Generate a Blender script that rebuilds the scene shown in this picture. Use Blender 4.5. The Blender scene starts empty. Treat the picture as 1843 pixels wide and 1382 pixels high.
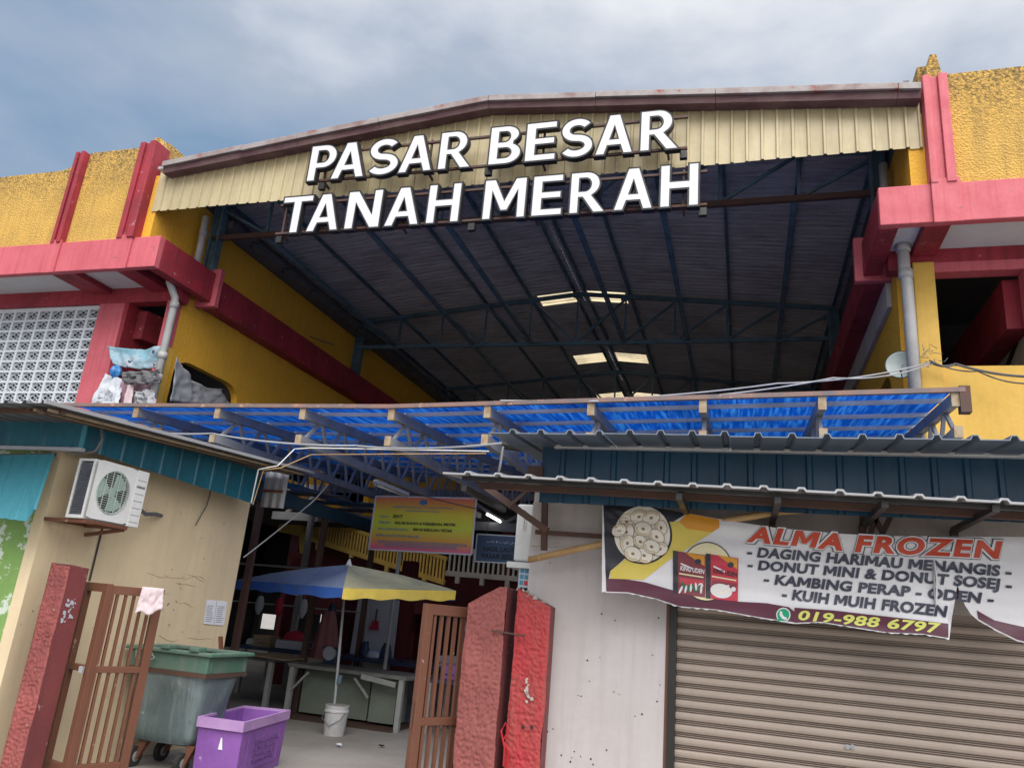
import bpy, bmesh, math, random
from mathutils import Vector, Matrix, noise as mn
random.seed(7)
sc = bpy.context.scene
COL = sc.collection
# ------------------------------------------------------------------ camera
W0, H0, FPX = 1843.0, 1382.0, 1382.2
CAMP = Vector((0, 0, 1.6))
def _rot(y, p, r):
    cy, sy = math.cos(y), math.sin(y)
    f = Vector((sy*math.cos(p), cy*math.cos(p), math.sin(p)))
    r0 = Vector((cy, -sy, 0)); u0 = r0.cross(f)
    return r0*math.cos(r)+u0*math.sin(r), -r0*math.sin(r)+u0*math.cos(r), f
CR, CU, CF = _rot(math.radians(-17.5), math.radians(17.005), math.radians(5.059))
cam = bpy.data.cameras.new('camera'); camo = bpy.data.objects.new('camera', cam); COL.objects.link(camo)
camo.matrix_world = Matrix(((CR.x, CU.x, -CF.x, CAMP.x), (CR.y, CU.y, -CF.y, CAMP.y), (CR.z, CU.z, -CF.z, CAMP.z), (0, 0, 0, 1)))
cam.sensor_width = 36; cam.lens = FPX/W0*36; cam.clip_end = 2000; cam.clip_start = .05
sc.camera = camo
# ------------------------------------------------------------------ world and sun
w = bpy.data.worlds.new('World'); sc.world = w; w.use_nodes = True
nt = w.node_tree; N = nt.nodes; L = nt.links
for n in list(N): N.remove(n)
SUN_EL, SUN_AZ = math.radians(52), math.radians(25)      # azimuth from +Y towards +X
wo = N.new('ShaderNodeOutputWorld'); bg = N.new('ShaderNodeBackground'); bg.inputs[1].default_value = .066
sky = N.new('ShaderNodeTexSky'); sky.sky_type = 'NISHITA'; sky.sun_disc = False
sky.sun_elevation = SUN_EL; sky.sun_rotation = SUN_AZ
tc = N.new('ShaderNodeTexCoord')
mp = N.new('ShaderNodeMapping'); mp.inputs['Scale'].default_value = (1, 1, 2.2)
mp.inputs['Location'].default_value = (.35, .1, .4)
n1 = N.new('ShaderNodeTexNoise'); n1.inputs['Scale'].default_value = 1.7; n1.inputs['Detail'].default_value = 9; n1.inputs['Roughness'].default_value = .52
dt = N.new('ShaderNodeVectorMath'); dt.operation = 'DOT_PRODUCT'; dt.inputs[1].default_value = (.5, -.3, .8)
ma = N.new('ShaderNodeMath'); ma.operation = 'MULTIPLY_ADD'; ma.inputs[1].default_value = .9; ma.inputs[2].default_value = -.42
ad = N.new('ShaderNodeMath'); ad.operation = 'MULTIPLY_ADD'; ad.inputs[1].default_value = 1.3
cr = N.new('ShaderNodeValToRGB'); e = cr.color_ramp.elements
e[0].position = .1; e[0].color = (1.5, 2.3, 3.4, 1); e[1].position = 1.0; e[1].color = (14, 14, 14, 1)
e2 = cr.color_ramp.elements.new(.34); e2.color = (2.9, 3.35, 4.1, 1)
e3 = cr.color_ramp.elements.new(.6); e3.color = (6.3, 6.4, 6.6, 1)
mx = N.new('ShaderNodeMix'); mx.data_type = 'RGBA'; mx.inputs[0].default_value = .93
L.new(tc.outputs['Generated'], mp.inputs[0]); L.new(mp.outputs[0], n1.inputs[0])
L.new(tc.outputs['Generated'], dt.inputs[0]); L.new(dt.outputs['Value'], ma.inputs[0])
L.new(n1.outputs[0], ad.inputs[0]); L.new(ma.outputs[0], ad.inputs[2]); L.new(ad.outputs[0], cr.inputs[0])
L.new(sky.outputs[0], mx.inputs[6]); L.new(cr.outputs[0], mx.inputs[7]); L.new(mx.outputs[2], bg.inputs[0]); L.new(bg.outputs[0], wo.inputs[0])
sl = bpy.data.lights.new('sun', 'SUN'); sl.energy = 1.5; sl.angle = math.radians(60); sl.color = (1, .96, .9)
so = bpy.data.objects.new('sun', sl); COL.objects.link(so)
# the sun stands behind the photographer's right shoulder, above the cloud
SD = Vector((.3, -.75, 1.0)).normalized()
so.rotation_euler = SD.to_track_quat('Z', 'Y').to_euler()
sky.sun_elevation = math.asin(SD.z); sky.sun_rotation = math.atan2(SD.x, SD.y)
vs = sc.view_settings; vs.view_transform = 'Standard'; vs.look = 'None'; vs.gamma = 1; vs.exposure = 1.24; vs.use_curve_mapping = False
sc.render.resolution_x = 1024; sc.render.resolution_y = 767

# ------------------------------------------------------------------ helpers
def at(x, y, X=None, Y=None, Z=None):
    d = (x-W0/2)/FPX*CR - (y-H0/2)/FPX*CU + CF
    if X is not None: t = X/d.x
    elif Y is not None: t = Y/d.y
    else: t = (Z-1.6)/d.z
    return CAMP + d*t
def V(*a): return Vector(a)

def mat(name, col, rough=.65, var=.25, vs_=2.5, dirt=None, streak=0., sdir=2, chip=0., chipcol=(.5, .5, .48), chs=9,
        bump=0., bs=30., metal=0., trans=0., stucco=0., spec=.4, fine=.12, topdirt=0.):
    m = bpy.data.materials.new(name); m.use_nodes = True
    nt = m.node_tree; N = nt.nodes; L = nt.links; P = N['Principled BSDF']
    P.inputs['Roughness'].default_value = rough; P.inputs['Metallic'].default_value = metal
    P.inputs['Specular IOR Level'].default_value = spec
    tc = N.new('ShaderNodeTexCoord'); co = tc.outputs['Object']
    if dirt is None: dirt = tuple(c*.45 for c in col)
    def noise(scale, det=5, vec=None, rough=.6):
        n = N.new('ShaderNodeTexNoise'); n.inputs['Scale'].default_value = scale; n.inputs['Detail'].default_value = det
        n.inputs['Roughness'].default_value = rough
        L.new(vec if vec is not None else co, n.inputs[0]); return n.outputs[0]
    def ramp(v, a, b, lo=0., hi=1.):
        r = N.new('ShaderNodeMapRange'); r.inputs[1].default_value = a; r.inputs[2].default_value = b
        r.inputs[3].default_value = lo; r.inputs[4].default_value = hi; L.new(v, r.inputs[0]); return r.outputs[0]
    def mix(f, a, b):
        x = N.new('ShaderNodeMix'); x.data_type = 'RGBA'
        L.new(f, x.inputs[0])
        if isinstance(a, tuple): x.inputs[6].default_value = (*a, 1)
        else: L.new(a, x.inputs[6])
        if isinstance(b, tuple): x.inputs[7].default_value = (*b, 1)
        else: L.new(b, x.inputs[7])
        return x.outputs[2]
    c = mix(ramp(noise(vs_, 7), .42, .78, 0, var*2), tuple(col), tuple(dirt))
    if fine: c = mix(ramp(noise(vs_*14, 4), .35, .75, 0, fine*2), c, tuple(x*.6 for x in col))
    if streak:
        mp = N.new('ShaderNodeMapping'); s = [9., 9., 9.]; s[sdir] = .55; mp.inputs['Scale'].default_value = s
        L.new(co, mp.inputs[0])
        c = mix(ramp(noise(1.5, 6, mp.outputs[0], .65), .48, .72, 0, streak), c, tuple(dirt))
    if topdirt:
        sp_ = N.new('ShaderNodeSeparateXYZ'); L.new(tc.outputs['Generated'], sp_.inputs[0])
        mm = N.new('ShaderNodeMath'); mm.operation = 'MULTIPLY'; L.new(ramp(sp_.outputs[2], .35, 1.0, 0, 1), mm.inputs[0]); L.new(ramp(noise(26, 9, None, .7), .44, .6), mm.inputs[1])
        m2_ = N.new('ShaderNodeMath'); m2_.operation = 'MULTIPLY'; L.new(mm.outputs[0], m2_.inputs[0]); m2_.inputs[1].default_value = topdirt
        c = mix(m2_.outputs[0], c, (.06, .05, .03))
    if chip:
        f = noise(chs, 9, None, .68); th = .66-chip*.16
        cf = ramp(f, th, th+.015)
        c = mix(cf, c, tuple(chipcol)); 
    L.new(c, P.inputs['Base Color'])
    if bump or stucco:
        if stucco:
            v = noise(bs, 3, None, .55)
            b = N.new('ShaderNodeBump'); b.inputs['Strength'].default_value = stucco; b.inputs['Distance'].default_value = .02
            L.new(ramp(v, .35, .68), b.inputs['Height'])
        else:
            b = N.new('ShaderNodeBump'); b.inputs['Strength'].default_value = bump; b.inputs['Distance'].default_value = .006
            L.new(noise(bs, 6), b.inputs['Height'])
        L.new(b.outputs[0], P.inputs['Normal'])
    rr = ramp(noise(vs_*2, 4), .3, .8, max(.05, rough-.12), min(1, rough+.12)); L.new(rr, P.inputs['Roughness'])
    return m

def translucent(name, col, k=.6, gloss=.25, rough=.25, streakcol=None):
    m = bpy.data.materials.new(name); m.use_nodes = True
    nt = m.node_tree; N = nt.nodes; L = nt.links; out = N['Material Output']
    P = N['Principled BSDF']; P.inputs['Roughness'].default_value = rough; P.inputs['Specular IOR Level'].default_value = gloss
    T = N.new('ShaderNodeBsdfTranslucent'); M = N.new('ShaderNodeMixShader'); M.inputs[0].default_value = k
    tc = N.new('ShaderNodeTexCoord'); n = N.new('ShaderNodeTexNoise'); mp = N.new('ShaderNodeMapping')
    mp.inputs['Scale'].default_value = (14, .9, 1); mp.inputs['Rotation'].default_value = (0, 0, .25); n.inputs['Scale'].default_value = 2.0; n.inputs['Detail'].default_value = 7
    L.new(tc.outputs['Object'], mp.inputs[0]); L.new(mp.outputs[0], n.inputs[0])
    r = N.new('ShaderNodeMapRange'); r.inputs[1].default_value = .46; r.inputs[2].default_value = .66; L.new(n.outputs[0], r.inputs[0])
    x = N.new('ShaderNodeMix'); x.data_type = 'RGBA'; x.inputs[6].default_value = (*col, 1)
    x.inputs[7].default_value = (*(streakcol or tuple(c*.5 for c in col)), 1); L.new(r.outputs[0], x.inputs[0])
    n2 = N.new('ShaderNodeTexNoise'); n2.inputs['Scale'].default_value = 1.3; n2.inputs['Detail'].default_value = 5
    L.new(tc.outputs['Object'], n2.inputs[0])
    r2 = N.new('ShaderNodeMapRange'); r2.inputs[1].default_value = .45; r2.inputs[2].default_value = .75; r2.inputs[4].default_value = .7; L.new(n2.outputs[0], r2.inputs[0])
    y = N.new('ShaderNodeMix'); y.data_type = 'RGBA'; L.new(r2.outputs[0], y.inputs[0]); L.new(x.outputs[2], y.inputs[6]); y.inputs[7].default_value = (*tuple(c*.35 for c in col), 1)
    L.new(y.outputs[2], P.inputs['Base Color']); L.new(y.outputs[2], T.inputs['Color'])
    L.new(P.outputs[0], M.inputs[1]); L.new(T.outputs[0], M.inputs[2]); L.new(M.outputs[0], out.inputs['Surface'])
    return m

M = {}
M['yellow'] = mat('yellow_stucco', (.72, .38, .035), .8, .16, 1.4, dirt=(.42, .25, .045), streak=.35, stucco=.3, bs=26, fine=.1)
M['yellow_rough'] = mat('yellow_rough_render', (.66, .4, .09), .85, .25, 1.2, dirt=(.25, .17, .07), streak=.45, stucco=.8, bs=36, fine=.12, topdirt=1.)
M['yellow_smooth'] = mat('yellow_paint', (.66, .41, .08), .7, .15, 1.1, dirt=(.4, .25, .06), streak=.25, bump=.4, bs=18)
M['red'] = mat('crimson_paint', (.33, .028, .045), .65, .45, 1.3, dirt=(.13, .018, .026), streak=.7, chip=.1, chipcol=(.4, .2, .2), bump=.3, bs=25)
M['pink'] = mat('sun_faded_pink_red_paint', (.55, .12, .15), .65, .28, 1.5, dirt=(.36, .05, .07), streak=.55, chip=.16, chipcol=(.25, .1, .1), chs=5, bump=.4, bs=20)
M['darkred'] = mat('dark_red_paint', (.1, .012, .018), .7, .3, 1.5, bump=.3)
M['soffit'] = mat('pale_soffit_board', (.62, .64, .68), .7, .15, 2, dirt=(.35, .33, .32), fine=.04)
M['black'] = mat('interior_shade_black', (.035, .035, .038), .9, .2, 1)  # near-black wall colour stands in for the shade inside the building
M['cream_int'] = mat('stained_cream_plaster', (.45, .42, .34), .85, .3, 1.5, streak=.3)
M['gable'] = mat('beige_metal_cladding', (.52, .44, .27), .5, .3, .8, dirt=(.28, .22, .12), streak=.45, chip=.03, chipcol=(.5, .5, .45), spec=.5, fine=.1)
M['flash'] = mat('weathered_galvanised_flashing', (.3, .27, .27), .6, .6, 2.5, dirt=(.16, .07, .06), chip=.3, chipcol=(.3, .06, .03), chs=5)
M['maroon'] = mat('weathered_maroon_timber', (.085, .035, .045), .75, .5, 2, dirt=(.18, .12, .11), streak=.5, sdir=0)
M['roofsheet'] = mat('grey_blue_roof_sheet', (.55, .525, .55), .5, .35, .8, dirt=(.22, .2, .22), streak=.9, sdir=0, metal=0, spec=.5)
M['steelblue'] = mat('blue_green_painted_steel', (.09, .16, .21), .5, .4, 3, dirt=(.03, .04, .05), chip=.08, chipcol=(.2, .2, .2))
M['steelgrey'] = mat('grey_painted_steel', (.3, .31, .33), .5, .3, 3, dirt=(.15, .11, .09), chip=.05, chipcol=(.25, .11, .05))
M['steelpale'] = mat('pale_galvanised_tube', (.72, .72, .72), .45, .3, 3, dirt=(.25, .18, .13), streak=.4, sdir=0)
M['steelrust'] = mat('rusty_dark_steel', (.075, .045, .038), .7, .5, 4, dirt=(.12, .05, .03))
M['edgebeam'] = mat('rust_streaked_tube', (.14, .12, .13), .7, .6, 5, dirt=(.3, .16, .12), streak=.6, sdir=0, chip=.25, chipcol=(.4, .24, .18), chs=7)
M['rustend'] = mat('rusty_yellowed_steel', (.36, .29, .2), .75, .5, 12, dirt=(.22, .1, .045))
M['bluesheet'] = translucent('blue_polycarbonate', (.002, .06, .38), .55, rough=.55, gloss=.12, streakcol=(.03, .19, .6))
M['skylight'] = translucent('clear_roof_sheet', (.8, .68, .45), .7, rough=.5, streakcol=(.85, .72, .5))
M['letter'] = mat('white_acrylic', (.62, .62, .66), .4, .06, 2, dirt=(.5, .5, .5), fine=.02, streak=.25)
M['letterside'] = mat('black_letter_return', (.02, .02, .023), .5, .2, 4)
M['block'] = mat('white_vent_block', (.62, .66, .72), .8, .2, 3, dirt=(.38, .4, .43), bump=.4, bs=60)
M['pvc'] = mat('grey_pvc', (.42, .42, .42), .45, .3, 4, dirt=(.2, .18, .17), streak=.3)
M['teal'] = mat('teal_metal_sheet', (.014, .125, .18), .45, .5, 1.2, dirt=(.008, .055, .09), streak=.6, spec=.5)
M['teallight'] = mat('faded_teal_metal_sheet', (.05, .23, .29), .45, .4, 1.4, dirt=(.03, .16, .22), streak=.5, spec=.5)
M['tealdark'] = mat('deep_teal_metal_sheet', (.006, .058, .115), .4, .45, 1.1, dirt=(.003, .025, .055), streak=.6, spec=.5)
M['greyroof'] = mat('blue_grey_roof_sheet', (.2, .235, .29), .4, .3, 1.5, dirt=(.12, .13, .15), metal=.3)
M['zinc'] = mat('white_zinc_sheet', (.4, .41, .44), .4, .35, 3, dirt=(.3, .28, .28), metal=.3)
M['greyunder'] = mat('dark_grey_sheet', (.12, .12, .13), .6, .3, 2)
M['cream'] = mat('cream_wall_paint', (.68, .55, .36), .7, .3, .9, dirt=(.4, .33, .25), streak=.3, chip=.015, chipcol=(.2, .14, .1), chs=7, bump=.25, bs=9, fine=.05)
M['green'] = mat('peeling_green_paint', (.2, .35, .1), .8, .35, 1.5, dirt=(.13, .22, .06), streak=.4, chip=.75, chipcol=(.52, .57, .5), chs=5.5, bump=.5, bs=14)
M['white'] = mat('pinkish_white_wall_paint', (.5, .465, .47), .65, .3, 1.0, dirt=(.35, .31, .3), chip=.012, chipcol=(.12, .1, .1), chs=8, streak=.4, bump=.35, bs=8, fine=.08)
M['white2'] = mat('stained_beige_render', (.46, .42, .4), .75, .35, 1.6, dirt=(.28, .23, .2), streak=.3, bump=.3)
M['slat'] = mat('beige_grey_shutter_metal', (.34, .275, .235), .45, .3, 1.2, dirt=(.24, .2, .17), streak=.25, spec=.5, fine=.06)
M['blackframe'] = mat('black_metal_frame', (.02, .02, .02), .45, .2, 3)
M['brown'] = mat('brown_painted_steel', (.145, .06, .037), .5, .25, 4, dirt=(.1, .035, .02), chip=.02, chipcol=(.3, .2, .15))
M['post'] = mat('red_oxide_stucco', (.3, .08, .075), .85, .5, 2.2, dirt=(.14, .04, .04), streak=.5, chip=.03, chipcol=(.4, .33, .3), chs=14, bump=.4, bs=70)
M['postpink'] = mat('faded_brick_red_stucco', (.28, .085, .078), .85, .5, 2.2, dirt=(.2, .065, .06), streak=.5, bump=.4, bs=70)
M['postred'] = mat('bright_red_stucco', (.4, .03, .04), .7, .35, 2, dirt=(.24, .09, .07), streak=.5, chip=.2, chipcol=(.33, .2, .15), chs=4, bump=.4, bs=70)
M['postsmooth'] = mat('smooth_maroon_plaster', (.2, .05, .052), .65, .5, 2, dirt=(.11, .03, .035), streak=.6, chip=.12, chipcol=(.32, .22, .2), bump=.5, bs=20)
M['concrete'] = mat('stained_concrete', (.3, .28, .255), .75, .4, .9, dirt=(.17, .15, .13), bump=.3, bs=8)
M['binmetal'] = mat('galvanised_dented_steel', (.13, .18, .19), .45, .45, 2.2, dirt=(.28, .33, .34), streak=.75, metal=.35, chip=.06, chipcol=(.4, .43, .42), bump=.8, bs=6)
M['bingreen'] = mat('green_bin_plastic', (.07, .16, .115), .5, .6, 4, dirt=(.16, .18, .16), streak=.6, chip=.04, chipcol=(.3, .35, .3))
M['purple'] = mat('violet_plastic', (.25, .1, .38), .5, .3, 4, dirt=(.11, .04, .2), chip=.07, chipcol=(.38, .22, .5), chs=6)
M['purplelight'] = mat('scuffed_lilac_plastic', (.42, .26, .5), .55, .3, 5, dirt=(.25, .12, .33))
M['rubber'] = mat('black_rubber', (.03, .03, .03), .8)
M['bucket'] = mat('dirty_white_plastic', (.5, .5, .51), .5, .4, 6, dirt=(.25, .24, .22))
M['acwhite'] = mat('aged_white_enamel', (.62, .63, .64), .45, .25, 3, dirt=(.4, .38, .35), streak=.2)
M['acgrille'] = mat('pale_green_grille', (.38, .44, .42), .5, .2, 4)
M['acdark'] = mat('aluminium_fins', (.16, .17, .2), .5, .4, 10, metal=.4)
M['brand'] = mat('dark_grey_print', (.12, .13, .16), .5, 0, fine=0)
M['umblue'] = mat('faded_blue_canvas', (.05, .15, .55), .8, .4, 1.5, dirt=(.1, .12, .17))
M['umyellow'] = mat('faded_yellow_canvas', (.8, .6, .1), .8, .25, 1.5, dirt=(.3, .28, .14))
M['umgrey'] = mat('lit_faded_yellow_canvas', (.5, .47, .28), .8, .4, 1.5, dirt=(.2, .2, .15))  # greyed parasol top, colour lightened for the light reaching it
M['umbluelit'] = mat('lit_faded_blue_canvas', (.22, .27, .38), .8, .4, 1.5, dirt=(.07, .11, .25))  # blue panels of the top, light on them mixed into the colour
M['paper'] = mat('white_paper', (.7, .72, .78), .8, .05, 2, fine=.02)
M['ink'] = mat('grey_ink', (.2, .2, .22), .8, 0, fine=0)
M['cloth'] = mat('pale_pink_cloth', (.58, .47, .5), .9, .15, 6)
M['tarp'] = mat('grey_tarpaulin', (.34, .35, .38), .7, .4, 3, dirt=(.2, .2, .22))
M['tarpblue'] = mat('blue_white_printed_tarp', (.2, .4, .5), .6, .8, 2.5, dirt=(.5, .55, .62), chip=.25, chipcol=(.03, .05, .09), chs=4)
M['tarpwhite'] = mat('white_tarp', (.55, .58, .64), .7, .25, 3)
M['wood'] = mat('weathered_plywood', (.33, .25, .16), .8, .4, 4, streak=.4, sdir=0)
M['tablegrey'] = mat('grey_worn_table', (.17, .17, .16), .7, .5, 3, dirt=(.08, .08, .08))
M['bamboo'] = mat('bamboo', (.45, .29, .13), .5, .4, 5, dirt=(.3, .16, .06), streak=.3, sdir=0)
M['cable'] = mat('grey_cable', (.12, .12, .13), .6)
M['cablewhite'] = mat('white_conduit', (.6, .55, .48), .5, .2, 5)
M['stallpanel'] = mat('pale_green_stall_panel', (.17, .2, .165), .7, .35, 3, dirt=(.12, .14, .11))
M['legconc'] = mat('grey_painted_leg', (.3, .31, .3), .7, .3, 5)
M['bluebox'] = mat('navy_plastic', (.03, .05, .1), .5)
M['redcloth'] = mat('red_cover', (.42, .02, .05), .7)
M['pinkcloth'] = mat('dull_pink_cloth', (.32, .13, .13), .85, .3)
M['palepanel'] = mat('pale_grey_board', (.42, .44, .5), .7, .15, 2)
M['balyellow'] = mat('yellow_balustrade_paint', (.75, .5, .12), .6, .2, 3)
M['balwhite'] = mat('off_white_balustrade_paint', (.5, .47, .44), .6, .25, 3)
M['tubelamp'] = mat('white_lamp_body', (.66, .66, .64), .4, .1)
M['signblue'] = mat('slate_blue_sign', (.07, .12, .2), .5, .15, 2)
M['signwhite'] = mat('white_sign_edge', (.7, .7, .7), .5, .1)
M['poster'] = mat('pale_poster', (.5, .6, .68), .6, .2, 5)
M['posterblue'] = mat('poster_blue', (.1, .28, .45), .6, .1)
M['posterred'] = mat('poster_red', (.55, .04, .05), .6, .1)
# banner inks
for k, c in dict(bwhite=(.68, .68, .72), bblack=(.018, .018, .028), byellow=(.62, .5, .09), borange=(.62, .27, .02), bmaroon=(.1, .025, .05),
                 bred=(.5, .05, .015), btext=(.035, .04, .07), blime=(.62, .65, .16), bgreen=(.01, .32, .17), bdough=(.74, .7, .62), bhole=(.25, .15, .08),
                 bcrim=(.5, .03, .06), bplum=(.2, .03, .045), bdarkgreen=(.03, .13, .06), borange2=(.68, .16, .03), bcreamy=(.72, .66, .42), btan=(.58, .48, .32)).items():
    M[k] = mat('print_'+k[1:], c, .42, .12, 3, fine=.05, bump=.6, bs=9)

class MB:
    def __init__(s): s.v = []; s.f = []; s.mi = []; s.cur = 0
    def add(s, vs, fs):
        o = len(s.v); s.v += [tuple(p) for p in vs]; s.f += [tuple(i+o for i in f) for f in fs]; s.mi += [s.cur]*len(fs); return s
    def box(s, lo, hi):
        x0, y0, z0 = lo; x1, y1, z1 = hi
        if x0 > x1: x0, x1 = x1, x0
        if y0 > y1: y0, y1 = y1, y0
        if z0 > z1: z0, z1 = z1, z0
        return s.add([(x0, y0, z0), (x1, y0, z0), (x1, y1, z0), (x0, y1, z0), (x0, y0, z1), (x1, y0, z1), (x1, y1, z1), (x0, y1, z1)],
                     [(0, 3, 2, 1), (4, 5, 6, 7), (0, 1, 5, 4), (1, 2, 6, 5), (2, 3, 7, 6), (3, 0, 4, 7)])
    def hexa(s, p):  # 8 corners, bottom 4 ccw then top 4
        return s.add(p, [(0, 3, 2, 1), (4, 5, 6, 7), (0, 1, 5, 4), (1, 2, 6, 5), (2, 3, 7, 6), (3, 0, 4, 7)])
    def bar(s, a, b, w, h=None, up=(0, 0, 1)):
        a = Vector(a); b = Vector(b); h = h or w; d = (b-a).normalized(); up = Vector(up)
        if abs(d.dot(up)) > .98: up = Vector((0, 1, 0)) if abs(d.y) < .9 else Vector((1, 0, 0))
        x = d.cross(up).normalized(); z = x.cross(d)
        x *= w/2; z *= h/2
        return s.hexa([a-x-z, a+x-z, b+x-z, b-x-z, a-x+z, a+x+z, b+x+z, b-x+z])
    def tube(s, pts, r, n=8, cap=True):
        pts = [Vector(p) for p in pts]; o = len(s.v); m = len(pts)
        px = None
        for i, p in enumerate(pts):
            d = (pts[min(i+1, m-1)]-pts[max(i-1, 0)]).normalized()
            if px is None: px = d.orthogonal().normalized()
            px = (px - d*px.dot(d)).normalized(); py = d.cross(px)
            rr = r[i] if isinstance(r, (list, tuple)) else r
            for k in range(n):
                a = 2*math.pi*k/n; s.v.append(tuple(p+px*math.cos(a)*rr+py*math.sin(a)*rr))
        for i in range(m-1):
            for k in range(n):
                s.f.append((o+i*n+k, o+i*n+(k+1) % n, o+(i+1)*n+(k+1) % n, o+(i+1)*n+k)); s.mi.append(s.cur)
        if cap:
            s.f.append(tuple(o+k for k in range(n))[::-1]); s.f.append(tuple(o+(m-1)*n+k for k in range(n))); s.mi += [s.cur]*2
        return s
    def prism(s, poly, off):   # poly: list of 3D points (planar), off: vector
        n = len(poly); off = Vector(off); a = [Vector(p) for p in poly]
        return s.add(a+[p+off for p in a], [tuple(range(n))[::-1], tuple(range(n, 2*n))]+[(i, (i+1) % n, n+(i+1) % n, n+i) for i in range(n)])
    def grid(s, fn, nu, nv, thick=None):
        vs = [fn(i/nu, j/nv) for j in range(nv+1) for i in range(nu+1)]
        fs = [(j*(nu+1)+i, j*(nu+1)+i+1, (j+1)*(nu+1)+i+1, (j+1)*(nu+1)+i) for j in range(nv) for i in range(nu)]
        return s.add(vs, fs)
    def disc(s, c, ax, r, n=24, ry=None, e1=None):
        c = Vector(c); ax = Vector(ax).normalized(); e1 = Vector(e1) if e1 else ax.orthogonal().normalized(); e2 = ax.cross(e1); ry = ry or r
        return s.add([c+e1*math.cos(2*math.pi*k/n)*r+e2*math.sin(2*math.pi*k/n)*ry for k in range(n)], [tuple(range(n))])
    def mesh(s, name, mats, org=(0, 0, 0), smooth=False):
        me = bpy.data.meshes.new(name); ox, oy, oz = org
        me.from_pydata([(x-ox, y-oy, z-oz) for x, y, z in s.v], [], s.f)
        for m in (mats if isinstance(mats, (list, tuple)) else [mats]): me.materials.append(M[m] if isinstance(m, str) else m)
        if any(s.mi): me.polygons.foreach_set('material_index', s.mi)
        bm = bmesh.new(); bm.from_mesh(me); bmesh.ops.recalc_face_normals(bm, faces=bm.faces); bm.to_mesh(me); bm.free()
        if smooth: me.polygons.foreach_set('use_smooth', [True]*len(me.polygons))
        me.update(); return me
    def build(s, name, mats, parent=None, smooth=False, bevel=0, solid=0, **tags):
        org = wloc(parent) if parent else tuple(tags.pop('org', (0, 0, 0)))
        me = s.mesh(name, mats, org, smooth)
        o = bpy.data.objects.new(name, me); COL.objects.link(o)
        if parent: o.parent = parent
        else: o.location = org
        if solid:
            md = o.modifiers.new('solid', 'SOLIDIFY'); md.thickness = solid; md.offset = 0
        if bevel:
            md = o.modifiers.new('bevel', 'BEVEL'); md.width = bevel; md.segments = 2; md.limit_method = 'ANGLE'
        for k, v_ in tags.items(): o['category' if k == 'cat' else k] = v_
        return o
def wloc(o):
    v = Vector((0, 0, 0))
    while o: v += Vector(o.location); o = o.parent
    return tuple(v)
def thing(name, loc, label, cat, group=None, kind=None):
    o = bpy.data.objects.new(name, None); COL.objects.link(o); o.location = loc; o.empty_display_size = .2
    o['label'] = label; o['category'] = cat
    if group: o['group'] = group
    if kind: o['kind'] = kind
    return o
def ref(me, name, parent, world):    # another object sharing a mesh
    o = bpy.data.objects.new(name, me); COL.objects.link(o); o.parent = parent
    o.location = Vector(world)-Vector(wloc(parent)); return o

_txt = {}
def glyphs(text, bold=.0, shear=0., extrude=0., spacing=1.):
    key = (text, bold, shear, extrude, spacing)
    if key in _txt: return _txt[key]
    c = bpy.data.curves.new('t', 'FONT'); c.body = text; c.offset = bold; c.shear = shear; c.extrude = extrude; c.resolution_u = 4; c.space_character = spacing
    o = bpy.data.objects.new('t', c); COL.objects.link(o)
    dg = bpy.context.evaluated_depsgraph_get(); dg.update()
    me = bpy.data.meshes.new_from_object(o.evaluated_get(dg))
    vs = [tuple(v.co) for v in me.vertices]; fs = [tuple(p.vertices) for p in me.polygons]
    bpy.data.objects.remove(o); bpy.data.curves.remove(c); bpy.data.meshes.remove(me)
    _txt[key] = (vs, fs); return vs, fs
from mathutils.geometry import tessellate_polygon
GLM = [(0, 0), (.2, 0), (.2, .68), (.4, .2), (.55, .2), (.75, .68), (.75, 0), (.95, 0), (.95, 1), (.7, 1), (.475, .46), (.25, 1), (0, 1)]
def grow(p, d):
    n = len(p); out = []
    for i in range(n):
        (x0, y0), (x1, y1), (x2, y2) = p[i-1], p[i], p[(i+1) % n]
        a = V(x1-x0, y1-y0).normalized() if False else Vector((x1-x0, y1-y0)).normalized(); b = Vector((x2-x1, y2-y1)).normalized()
        na, nb = Vector((a.y, -a.x)), Vector((b.y, -b.x)); m_ = (na+nb); m_ = m_.normalized() if m_.length > 1e-4 else na
        k = d/max(.5, m_.dot(na)); out.append((x1+m_.x*k, y1+m_.y*k))
    return out
CAPH = None
def caph():
    global CAPH
    if CAPH is None:
        v, f = glyphs('H'); CAPH = max(p[1] for p in v)
    return CAPH
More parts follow.
